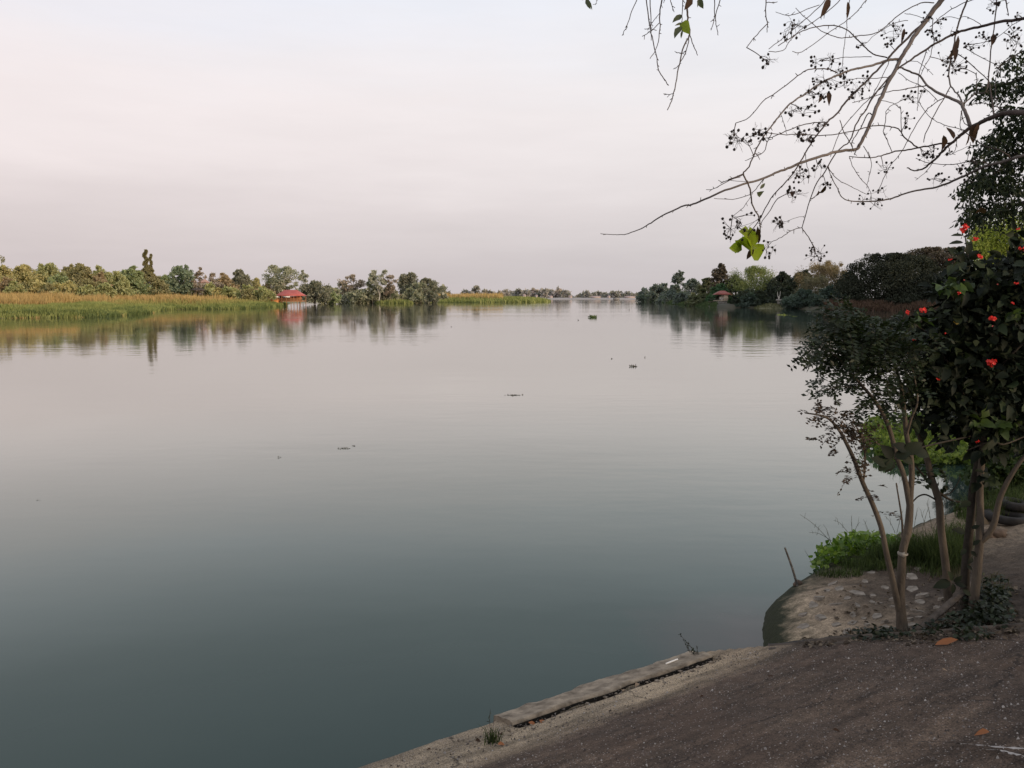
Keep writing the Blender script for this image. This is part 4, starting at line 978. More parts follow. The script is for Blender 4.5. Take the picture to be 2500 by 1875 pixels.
floater('drifting_debris', 'thin debris streak drifting left of midriver', 'debris', 837, 1095, 27, 4, HYD, 34, 4, .10, G5, .1)
floater('drifting_debris', 'small debris tail trailing right of the thin streak', 'debris', 864, 1089, 8, 3, HYD, 8, 4, .12, G5, .1)
floater('drifting_leaf', 'small dark leaf drifting left of the thin debris streak', 'floating leaf', 680, 1117, 8, 3, HYD, 6, 5, .12, G5, .1)
floater('drifting_leaf', 'lone dark fleck above the dark curly debris', 'floating leaf', 1495, 876, 4, 2, HYD, 3, 5, .3, G5, .4)
floater('drifting_leaf', 'small dark fleck upper right of the curly debris', 'floating leaf', 1574, 873, 4, 2, HYD, 3, 4, .3, G5, .3)
floater('drifting_leaf', 'small dark fleck left below the green hyacinth clump', 'floating leaf', 1411, 782, 3, 2, HYD, 3, 4, .3, G5, .4)
floater('drifting_leaf', 'tiny fleck floating below the spit on the left', 'floating leaf', 1101, 798, 3, 2, HYD, 3, 4, .3, G5, .3)
floater('drifting_leaf', 'tiny dark fleck right of the hyacinth clump, further off', 'floating leaf', 1535, 757, 3, 2, HYD, 3, 3, .3, G5, .3)
floater('drifting_leaf', 'lone fleck floating at the far left of the river', 'floating leaf', 96, 1220, 4, 2, HYD, 2, 5, .3, G5, .2)

# ------------------------------------------------------------------ foreground saplings
LPIN = leaf_mat('sapling_leaflet', (.007, .011, .006), (.028, .042, .015), .25, .5, .25, clump=3)
LPUR = leaf_mat('sapling_leaflet_bronze', (.035, .026, .020), (.085, .058, .042), .3, .5, .25)
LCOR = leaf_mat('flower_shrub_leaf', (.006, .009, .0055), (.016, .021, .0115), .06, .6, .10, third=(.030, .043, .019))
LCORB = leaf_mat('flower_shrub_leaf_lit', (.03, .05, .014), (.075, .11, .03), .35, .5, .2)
def D0(px, py): return 5.95
def path_px(pts, Y, sub=4, wob=.0):
    out = []
    for k, q in enumerate(pts):
        yy = Y + (q[2] if len(q) > 2 else 0); out.append(at_y(q[0], q[1], yy))
    return smoothpath(out, sub)
def pinnate(mb, P, D, r_, L=.17, n=8, ll=.034, lw=.017, mi=0, stem=None, smi=1):
    stem = mb
    """compound leaves: P base points, D directions"""
    for p, d in zip(P, D):
        d = unit(d); L_ = L * r_.uniform(.6, 1.25); m_ = max(4, int(n * L_ / L))
        t = np.linspace(.12, 1, m_)[:, None]
        sag = np.array([0, 0, -1.0]) * (L_ * .35)
        pts = p + d * L_ * t + sag * t ** 2
        tan = unit(d * L_ + 2 * sag * t)
        side = unit(np.cross(tan, np.array([0, 0, 1.0]) + r_.normal(size=3) * .35)); nn = np.cross(side, tan)
        for sgn in (1, -1):
            k = r_.random(m_) > .1
            dd = unit(side * sgn + tan * .35 + r_.normal(size=(m_, 3)) * .22)
            leaves4(mb, pts[k], dd[k], unit(nn + r_.normal(size=(m_, 3)) * .35)[k], ll * r_.uniform(.7, 1.2, k.sum()), lw * r_.uniform(.8, 1.2, k.sum()), mi, .1)
        if stem: stem.tube(np.vstack([p, pts[::2]]), [.0016, .0008], 3, smi, cap=False)
def blob_pts(cx, cy, rx, ry, n, Y, dep, r_):
    v = r_.normal(size=(n, 3)); v = unit(v) * r_.random((n, 1)) ** (1 / 2.2)
    px = cx + v[:, 0] * rx; py = cy + v[:, 1] * ry; yy = Y + v[:, 2] * dep
    P = np.array([at_y(a, b, c) for a, b, c in zip(px, py, yy)]); C = at_y(cx, cy, Y)
    return P, unit(P - C)

base = ground_pt(2203, 1546); YA = base[1]; YAo = YA
r = np.random.default_rng(12)
sap = empty('sapling', base, 'slim multi stemmed sapling with feathery leaflets and a white tie on its trunk', 'tree')
mb = MB(); w_ = ppm(YA)
trunkA = path_px([(2206, 1560), (2200, 1500), (2198, 1450), (2201, 1390), (2204, 1345), (2217, 1290), (2222, 1230)], YA)
mb.tube(trunkA, np.array([17, 12, 10.6, 10.2, 9.4, 9.8, 8.3]) * w_, 10); mb.build('trunk', BARK_SAP, sap, True)
limbs = {
 'L': ([(2221, 1235), (2212, 1185), (2203, 1150), (2190, 1118), (2176, 1062), (2160, 1020, -.05), (2140, 985, -.1), (2112, 950, -.15), (2080, 915, -.2), (2052, 880, -.25)], [8, 6.5, 6, 5, 3.5, 1.5], BARK_SAP),
 'R': ([(2221, 1235), (2223, 1200), (2226, 1160), (2223, 1110), (2213, 1062), (2208, 1010, .05), (2200, 950, .1), (2185, 890, .1), (2165, 830, .1), (2150, 790, .1)], [8.5, 7, 6.5, 5.5, 3.5, 1.5], BARK_SAP),
 'S': ([(2195, 1490), (2180, 1420, -.04), (2164, 1350, -.06), (2152, 1290, -.08), (2130, 1230, -.1), (2107, 1180, -.12), (2085, 1122, -.14), (2066, 1082, -.16), (2045, 1045, -.18), (2015, 1018, -.2), (1965, 1008, -.22)], [8.5, 7, 6, 5, 3.5, 1.5], BARK_SAP),
 'T': ([(2198, 1440), (2196, 1390, .04), (2203, 1330, .06), (2202, 1270, .08), (2194, 1215, .1), (2188, 1180, .12), (2191, 1190, .13)], [3.5, 3, 2, 1.2], BARK_SAP),
 'S2': ([(2107, 1180, -.12), (2112, 1140, -.1), (2111, 1095, -.08), (2106, 1060, -.06), (2100, 1030, -.05)], [3, 2.4, 1.6, 1], BARK_SAP),
 'M': ([(2213, 1062, .0), (2225, 1020, -.05), (2240, 980, -.08), (2232, 920, -.1), (2215, 860, -.1)], [4, 3, 2, 1.2], BARK_SAP),
 'Q': ([(2052, 880, -.25), (2030, 862, -.3), (2000, 848, -.3), (1980, 845, -.32)], [2, 1.5, 1], BARK_BLACK),
 'Q2': ([(2112, 950, -.15), (2075, 945, -.2), (2040, 945, -.25), (2015, 952, -.3)], [2, 1.5, 1], BARK_BLACK),
}
for kx, (pts, rd, bm_) in limbs.items():
    mb = MB(); mb.tube(path_px(pts, YA), np.array(rd) * w_, 8 if rd[0] > 4 else 5); mb.build('limb', bm_, sap, True)
# white tie
mb = MB(); q = at_y(2204, 1352, YA); tdir = unit(trunkA[17] - trunkA[14])
mb.tube([q - tdir * .011 + [.001, 0, .004], q - tdir * .007, q + tdir * .008, q + tdir * .011 + [0, 0, -.003]], np.array([11.3, 12.0, 12.4, 11.2]) * w_, 12); mb.build('tie', plain_mat('white_tie', (.14, .125, .10), (.30, .275, .235), 30, .7), sap, True)
# crown: clumps of compound leaves (px centre, radii, count)
mb = MB(); st = MB()
for cx, cy, rx, ry, n in [(2062, 800, 55, 40, 60), (2050, 770, 35, 25, 30), (2120, 815, 55, 38, 60), (2165, 850, 60, 48, 75), (2085, 850, 62, 42, 75), (2020, 845, 32, 26, 28), (2000, 862, 24, 14, 14), (2130, 900, 70, 42, 70), (2060, 895, 42, 28, 30), (2200, 900, 45, 55, 45),
                          (2035, 925, 36, 20, 15), (2090, 950, 50, 26, 22), (2150, 965, 55, 30, 30), (2030, 955, 22, 10, 6), (2200, 980, 40, 45, 26), (2230, 830, 40, 40, 32), (2240, 930, 34, 50, 26), (2120, 985, 40, 18, 10)]:
    P, D = blob_pts(cx, cy, rx * 1.08, ry * 1.08, int(n * (1.05 if cy < 890 else .62)), YA - .05, .38, r)
    D = unit(D + r.normal(size=D.shape) * .55 + np.array([-.15, -.1, .1])); pinnate(mb, P, D, r, .17, 9, .043, .021, 0, st)
mb.build('crown', [LPIN, BARK_BLACK], sap)
mb = MB(); st = MB()
for cx, cy, rx, ry, n in [(2045, 1030, 45, 28, 20), (2005, 1010, 38, 22, 10), (2060, 1060, 38, 24, 14), (2090, 1040, 34, 24, 14), (2035, 1000, 26, 16, 9), (2105, 1105, 20, 30, 12), (2115, 1075, 20, 22, 9), (2075, 1160, 22, 14, 8), (2110, 1050, 20, 20, 8), (2128, 1205, 12, 10, 3), (2040, 1100, 24, 8, 3), (1985, 1075, 12, 6, 2), (2170, 1250, 14, 8, 3), (2140, 1187, 8, 4, 1)]:
    P, D = blob_pts(cx, cy, rx, ry, n, YA - .12, .16, r)
    D = unit(D + r.normal(size=D.shape) * .4 + np.array([-.35, 0, .25])); pinnate(mb, P, D, r, .10, 6, .033, .019, 0, st)
tag(mb.build('bronze_foliage', [LPUR, BARK_BLACK], sap), 'sparse bronze tinted leaflets on the left stem')

# second slim sapling to its right
bB = ground_pt(2318, 1478); YB = bB[1]
sapB = empty('sapling', bB, 'second slim sapling, bent trunk, between the tied one and the dark trunk', 'tree')
wB = ppm(YB); mb = MB()
mb.tube(path_px([(2319, 1485), (2313, 1440), (2310, 1395), (2304, 1345), (2296, 1280), (2293, 1230), (2285, 1200), (2272, 1160), (2263, 1120), (2250, 1085), (2240, 1040, -.1), (2228, 990, -.15), (2215, 930, -.2), (2205, 880, -.2)], YB), np.array([12, 9.6, 9.2, 8.8, 8.2, 7.2, 5.5, 4, 2]) * wB, 9); mb.build('trunk', BARK_SAP, sapB, True)
for pts, rd in [([(2292, 1225), (2262, 1208), (2242, 1212), (2228, 1226)], [2.5, 2, 1.5]), ([(2284, 1195), (2300, 1208), (2325, 1222), (2352, 1226)], [4, 3.5, 2.5]), ([(2284, 1195), (2268, 1178), (2250, 1155), (2236, 1138)], [4, 3, 2]), ([(2288, 1208), (2318, 1205), (2338, 1180), (2344, 1160)], [1.5, 1.2, .8])]:
    mb = MB(); mb.tube(path_px(pts, YB), np.array(rd) * wB, 6); mb.build('limb', BARK_BLACK, sapB, True)
mb = MB()
for cx, cy, rx, ry, n in [(2250, 1178, 18, 12, 16), (2298, 1170, 20, 24, 16), (2270, 1150, 30, 14, 12), (2240, 1150, 16, 12, 8), (2340, 1230, 22, 10, 9)]:
    P, D = blob_pts(cx, cy, rx, ry, n, YB, .08, r); D = unit(D + r.normal(size=D.shape) * .4); n_ = len(P)
    leaves8(mb, P, D, rand_dirs(n_, r, 1), .062 * r.uniform(.7, 1.2, n_), .034 * r.uniform(.8, 1.2, n_))
P, D = blob_pts(2262, 1350, 5, 5, 1, YB, .01, r)
mb.build('foliage', LPIN, sapB)

# the red-flowering shrub
bC = ground_pt(2368, 1500); YC = bC[1] + .15
r = np.random.default_rng(77)
cor = empty('flowering_shrub', bC, 'tall dark large leaved shrub dotted with red flower clusters', 'shrub')
wC = ppm(YC)
stems = [([(2352, 1500), (2355, 1450), (2357, 1390), (2364, 1320), (2370, 1260), (2374, 1200), (2383, 1150), (2392, 1095), (2398, 1030), (2402, 950), (2395, 850), (2380, 740), (2365, 640), (2356, 575)], [11, 11, 10.5, 9.5, 8, 6, 4, 2.5, 1.2], BARK_BLACK),
         ([(2372, 1510, -.1), (2380, 1445, -.1), (2388, 1370, -.1), (2391, 1320, -.1), (2393, 1255, -.08), (2392, 1190, -.06), (2397, 1120, -.04), (2405, 1040, -.02), (2412, 970), (2425, 880), (2440, 780), (2452, 690)], [13, 10.5, 9.5, 8.4, 8, 7.2, 5.5, 4, 2], BARK_SAP),
         ([(2391, 1325, -.1), (2412, 1305, -.13), (2428, 1275, -.16), (2440, 1220, -.2), (2460, 1175, -.24), (2485, 1135, -.28), (2520, 1085, -.3), (2550, 1010, -.3)], [7.6, 7.2, 6.6, 5.6, 4.4, 3], BARK_SAP),
         ([(2412, 970), (2440, 900, -.1), (2475, 860, -.2), (2520, 820, -.2)], [4, 3, 2], BARK_BLACK),
         ([(2398, 1030), (2350, 960, -.1), (2310, 880, -.15), (2270, 820, -.2), (2230, 790, -.25)], [4, 3, 2], BARK_BLACK),
         ([(2402, 950), (2350, 850, .1), (2320, 760, .1), (2330, 690, .1)], [4, 3, 2], BARK_BLACK),
         ([(2360, 1100, -.1), (2420, 1078, -.25), (2450, 1085, -.3), (2500, 1066, -.3)], [2, 2, 1.5], BARK_SAP)]
for pts, rd, bm_ in stems:
    mb = MB(); mb.tube(path_px(pts, YC), np.array(rd) * wC, 9 if rd[0] > 6 else 6); mb.build('stem', bm_, cor, True)
mb = MB()
def cor_leaves(mb, cx, cy, rx, ry, n, Y=YC, dep=.35, L=.102, Wd=.057, out=1.0, dz=-.25):
    n = int(n * 2.1); P, D = blob_pts(cx, cy, rx * 1.06, ry * 1.06, n, Y, dep, r)
    D = unit(D * out + r.normal(size=D.shape) * .55 + np.array([0, -.1, dz]))
    N = unit(rand_dirs(n, r, 1.3) + np.array([0, -.35, 0]))
    s_ = r.uniform(.5, 1.3, n)
    leaves8(mb, P, D, N, L * s_, Wd * s_ * r.uniform(.75, 1.2, n), 0, .3, .18, .35)
for b_ in [(2360, 690, 50, 55, 60), (2420, 720, 70, 65, 110), (2490, 680, 60, 70, 95), (2330, 760, 55, 50, 80), (2290, 790, 50, 45, 60), (2400, 810, 80, 70, 150), (2490, 800, 70, 80, 130), (2300, 850, 60, 45, 90), (2370, 890, 85, 55, 150), (2480, 900, 75, 70, 140),
           (2290, 920, 60, 45, 80), (2255, 880, 40, 50, 36), (2260, 960, 44, 36, 30), (2240, 1010, 40, 30, 14), (2290, 1040, 40, 26, 20), (2350, 970, 80, 40, 110), (2450, 980, 85, 55, 130), (2250, 815, 22, 28, 16), (2330, 1020, 60, 30, 40), (2420, 1045, 70, 40, 70), (2490, 1050, 50, 50, 60), (2345, 640, 22, 32, 22), (2395, 668, 36, 34, 36), (2470, 660, 50, 36, 46), (2525, 640, 36, 50, 44), (2490, 600, 14, 20, 5), (2480, 570, 10, 12, 3),
           (2540, 750, 60, 120, 130), (2550, 950, 60, 100, 110), (2210, 790, 24, 14, 12), (2320, 1075, 30, 14, 12), (2420, 1100, 40, 22, 22), (2405, 1170, 18, 22, 9), (2300, 700, 30, 24, 14)]:
    cor_leaves(mb, *b_)
# tall flowering tip with opposite leaves
for (px, py, tx, ty) in [(2351, 575, 2325, 570), (2352, 580, 2376, 568), (2352, 592, 2320, 589), (2353, 596, 2374, 590), (2355, 612, 2336, 611), (2356, 616, 2375, 611), (2357, 628, 2340, 622), (2357, 634, 2378, 640)]:
    a, b_ = at_y(px, py, YC), at_y(tx, ty, YC - .02)
    leaves8(mb, a[None], (b_ - a)[None], np.array([[0, -.75, .8]]), np.linalg.norm(b_ - a), np.linalg.norm(b_ - a) * .38)
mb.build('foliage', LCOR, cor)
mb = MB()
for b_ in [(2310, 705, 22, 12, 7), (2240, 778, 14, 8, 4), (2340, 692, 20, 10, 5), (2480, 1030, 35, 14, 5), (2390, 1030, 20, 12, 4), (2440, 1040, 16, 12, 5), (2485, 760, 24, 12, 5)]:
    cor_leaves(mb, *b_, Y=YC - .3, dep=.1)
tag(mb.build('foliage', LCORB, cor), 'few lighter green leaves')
mb = MB(); cor_leaves(mb, 2332, 790, 3, 3, .5, Y=YC - .38, dep=.01, L=.085, Wd=.06, dz=-.8); tag(mb.build('leaf', leaf_mat('yellow_leaf', (.16, .10, .02), (.22, .15, .03), .4), cor), 'single yellowing leaf')
mb = MB()
for px, py, tx, ty in [(2168, 1135, 2138, 1118), (2178, 1120, 2152, 1145), (2185, 1118, 2222, 1100), (2180, 1122, 2168, 1150), (2180, 1118, 2160, 1092), (2195, 1110, 2230, 1128), (2205, 1105, 2250, 1085), (2215, 1100, 2190, 1085), (2225, 1098, 2268, 1110)]:
    a, b_ = at_y(px, py, YC - .75), at_y(tx, ty, YC - .78)
    leaves8(mb, a[None], (b_ - a)[None], unit(np.array([[r.normal() * .3, -.9, .5]])), np.linalg.norm(b_ - a) * 1.15, np.linalg.norm(b_ - a) * .75)
a0 = path_px([(2180, 1120, -.75), (2230, 1098, -.72), (2300, 1080, -.5), (2395, 1060, 0)], YC); mb2 = MB(); mb2.tube(a0, [.004, .006, .008], 6); mb2.build('stem', BARK_BLACK, cor, True)
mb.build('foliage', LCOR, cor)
# low leaves by the plank
mb = MB()
for px, py, tx, ty in [(2320, 1420, 2282, 1432), (2325, 1418, 2320, 1395), (2328, 1420, 2352, 1408), (2326, 1424, 2330, 1452), (2330, 1424, 2362, 1430), (2350, 1440, 2375, 1455), (2375, 1330, 2392, 1318), (2370, 1345, 2386, 1360), (2358, 1340, 2346, 1355), (2374, 1360, 2366, 1378), (2356, 1300, 2330, 1290), (2370, 1225, 2345, 1235), (2372, 1290, 2392, 1282), (2360, 1380, 2376, 1392)]:
    a, b_ = at_y(px, py, YC - .12), at_y(tx, ty, YC - .15)
    leaves8(mb, a[None], (b_ - a)[None], unit(np.array([[r.normal() * .3, -.8, .6]])), np.linalg.norm(b_ - a), np.linalg.norm(b_ - a) * .55)
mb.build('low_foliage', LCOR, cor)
# flower clusters
m, nt, out = new_mat('red_petal'); p = nt.nodes.new('ShaderNodeBsdfPrincipled'); g = nt.nodes.new('ShaderNodeNewGeometry')
rp = ramp(nt, [(0, (.62, .022, .016)), (1, (.85, .055, .035))]); nt.links.new(g.outputs['Random Per Island'], rp.inputs[0]); nt.links.new(rp.outputs[0], p.inputs['Base Color']); p.inputs['Roughness'].default_value = .55
tr_ = nt.nodes.new('ShaderNodeBsdfTranslucent'); nt.links.new(rp.outputs[0], tr_.inputs[0]); x = nt.nodes.new('ShaderNodeMixShader'); x.inputs[0].default_value = .35
nt.links.new(p.outputs[0], x.inputs[1]); nt.links.new(tr_.outputs[0], x.inputs[2]); nt.links.new(x.outputs[0], out.inputs[0]); RED = m
BUD = plain_mat('flower_bud', (.35, .07, .06), (.55, .13, .12), 50)
for px, py, rpx, nf, dy in [(2353, 559, 15, 11, 0), (2382, 585, 9, 7, -.05), (2391, 627, 10, 6, -.3), (2321, 634, 6, 4, -.2), (2341, 716, 6, 4, -.42), (2213, 764, 9, 6, -.45), (2262, 760, 11, 6, -.45), (2423, 778, 13, 10, -.45), (2420, 886, 15, 12, -.45), (2482, 694, 7, 5, -.42), (2473, 741, 6, 4, -.42),
                            (2496, 607, 9, 6, -.2), (2488, 560, 6, 4, -.1), (2233, 829, 6, 4, -.45), (2353, 684, 3, 2, -.42), (2435, 694, 3, 2, -.42), (2423, 797, 3.5, 2, -.46), (2308, 814, 4, 3, -.46), (2288, 926, 6, 4, -.3), (2385, 1078, 7, 4, -.5)]:
    if (px, py) == (2262, 760): px, py = 2252, 757
    c = at_y(px, py, YC + dy); sc_ = ppm(YC + dy); mb = MB()
    for k in range(nf):
        v = unit(np.array([r.normal(), r.normal() - .6, r.normal() * .8 + .35])); p0 = c + v * rpx * sc_ * r.uniform(.35, .85) * np.array([1, .7, .75])
        ax = unit(v + r.normal(size=3) * .3); e1 = unit(np.cross(ax, [0.3, .2, 1])); e2 = np.cross(ax, e1); pr = min(rpx * .45, 5.2) * sc_
        ang = np.arange(6) * math.pi / 3 + r.random()
        dd = np.cos(ang)[:, None] * e1 + np.sin(ang)[:, None] * e2 + ax * .35
        leaves4(mb, np.repeat(p0[None], 6, 0), dd, np.repeat(ax[None], 6, 0), pr * r.uniform(.85, 1.15, 6), pr * .85, 0, .12)
        mb.tube([c - v * .2 * rpx * sc_, p0], [.002, .004], 5, 0)
    mb.build('flower', RED if nf > 2 else BUD, cor)
    if dy < -.2 and nf >= 6: pass
# ------------------------------------------------------------------ overhanging bare tree with seed capsules (upper right)
r = np.random.default_rng(31)
ZS = 600 / 1555.0
def A(p): return (1400 + p[0] * ZS, p[1] * ZS) + tuple(p[2:])
def B(p): return (1900 + p[0] * ZS, p[1] * ZS) + tuple(p[2:])
def dep(px, py): return 3.0 + .30 * math.sin(px * .006 + .6) + .22 * math.sin(py * .009 + 1.7)
ot = empty('bare_tree', (3.45, 2.9, 1.2), 'bare tree leaning over the river with dark seed capsules on pale twigs', 'tree')
TW = []      # all twig paths in 3D, for attaching the capsule stems
def branch(pts, rad, mat=None, conv=B, name='twig', bow=.12, spurs=True):
    P = np.array([conv(p)[:2] for p in pts], float)
    if len(P) == 2: P = np.array([P[0], (P[0] + P[1]) / 2 + r.normal(size=2) * 1.2, P[1]])
    S = smoothpath(np.c_[P, np.zeros(len(P))], 4)[:, :2]
    S[1:-1] += r.normal(size=S[1:-1].shape) * .55
    t = np.linspace(0, 1, len(S)); off = bow * r.uniform(-1, 1) * np.sin(math.pi * t)
    W = np.array([at_y(a, b, dep(a, b) + o) for (a, b), o in zip(S, off)])
    rr = np.array(rad) * ZS * .5 * 3.0 / F
    mb = MB(); mb.tube(W, rr, 7 if rad[0] > 9 else 5)
    n = max(2, int(len(S) / 3))
    if spurs:
        for _ in range(n):
            k = r.integers(1, len(W) - 1); d = unit(unit(W[k] - W[k - 1]) + r.normal(size=3) * .8); ln = r.uniform(.006, .016)
            q = np.interp(k / len(W), np.linspace(0, 1, len(rr)), rr)
            mb.tube([W[k], W[k] + d * ln], [min(q, .0016), .0009], 4)
    TW.append(W)
    return mb.build(name, mat or (BARK_TWIG if rad[0] > 9 else BARK_TWIGD), ot, True)
PALEB = plain_mat('bark_limb_pale', (.070, .057, .051), (.175, .148, .132), 6, .8, .5, 70)
# main limbs
branch([(1085, -75), (1040, -10), (985, 60), (930, 140), (860, 230), (820, 300), (770, 380), (740, 450), (690, 530), (655, 610), (620, 680), (600, 740), (560, 830), (520, 910), (490, 945), (400, 955), (310, 975), (160, 1025), (60, 1065), (0, 1085), (-86, 1125), (-186, 1155), (-336, 1205), (-466, 1262), (-556, 1298), (-572, 1295), (-636, 1318), (-736, 1365), (-806, 1410), (-866, 1445), (-950, 1478), (-996, 1485), (-1046, 1484), (-1124, 1478)],
       [40, 36, 30, 27, 25, 24, 22, 20, 17, 16, 13, 12, 11, 10, 9, 8, 6, 5, 4], PALEB, name='branch', bow=0)
branch([(1640, 112), (1555, 118), (1400, 140), (1290, 165), (1180, 190), (1080, 230), (990, 280), (900, 335), (830, 385), (770, 425), (700, 490), (620, 585), (555, 690), (490, 790), (455, 890), (370, 960), (300, 1080), (230, 1180), (190, 1300), (150, 1440)],
       [22, 20, 17, 15, 13, 11, 9, 8, 7, 6, 5], BARK_TWIGD, name='branch', bow=0)
branch([(930, 140), (850, 210), (740, 320), (690, 380), (600, 470), (500, 570), (430, 640), (380, 710), (310, 775), (240, 860), (170, 970), (100, 1090), (30, 1170), (-50, 1260), (-120, 1390), (-200, 1500)], [17, 15, 13, 12, 10, 8, 7, 6, 5], BARK_TWIGD, name='branch', bow=.05)
branch([(770, 378), (740, 376), (700, 380), (620, 405), (520, 430), (440, 450), (370, 480), (300, 510), (220, 560), (130, 620), (60, 670), (0, 742), (-41, 795), (-76, 840), (-131, 930), (-166, 1010), (-191, 1065), (-221, 1100), (-196, 1150), (-176, 1210), (-166, 1290), (-121, 1380), (-116, 1450), (-126, 1520), (-166, 1560)], [19, 17, 14, 12, 10, 9, 8, 7, 7, 9, 8, 7, 5], PALEB, name='branch', bow=0)
branch([(1640, 716), (1555, 712), (1450, 715), (1360, 740), (1280, 775), (1220, 805), (1180, 835), (1130, 875), (1085, 915), (1040, 960), (1000, 1000), (950, 1045), (900, 1075), (860, 1080), (815, 1062)], [36, 32, 28, 25, 22, 18, 16, 14, 12, 9, 7], BARK_TWIGD, name='branch', bow=0)
branch([(770, 428), (830, 450), (900, 485), (940, 540), (1000, 580), (1080, 620), (1150, 650), (1180, 700), (1200, 750), (1218, 806)], [10, 12, 13, 17, 19, 21, 24], PALEB, name='branch', bow=0)
branch([(1640, 960), (1555, 985), (1480, 1005), (1400, 1030), (1330, 1045), (1250, 1080), (1150, 1125), (1060, 1165), (1000, 1185), (900, 1200), (800, 1225), (720, 1255), (640, 1270), (560, 1275), (480, 1275), (420, 1260), (390, 1230), (370, 1180), (340, 1130), (310, 1050)], [20, 18, 16, 15, 13, 11, 10, 8, 6, 5, 4], BARK_TWIG, name='branch', bow=0)
branch([(1215, -45), (1200, -5), (1160, 90), (1130, 190), (1110, 290), (1085, 400), (1080, 500), (1100, 560), (1140, 600), (1165, 660)], [13, 12, 11, 10, 9, 10], BARK_TWIG, name='branch')
branch([(1090, 905), (1000, 915), (890, 935), (800, 950), (720, 965), (650, 985), (580, 998), (450, 990)], [11, 10, 9, 7, 5], BARK_TWIGD, name='branch', bow=0)
branch([(885, 935), (830, 895), (790, 860), (760, 815), (700, 800), (620, 795), (560, 805), (470, 830), (300, 855), (150, 850), (20, 850), (-96, 835)], [9, 8, 7, 6, 5, 4], name='twig')
branch([(1380, -20), (1370, 150), (1350, 280), (1335, 450), (1330, 500), (1345, 600), (1365, 735)], [8, 8, 9, 11], name='twig')
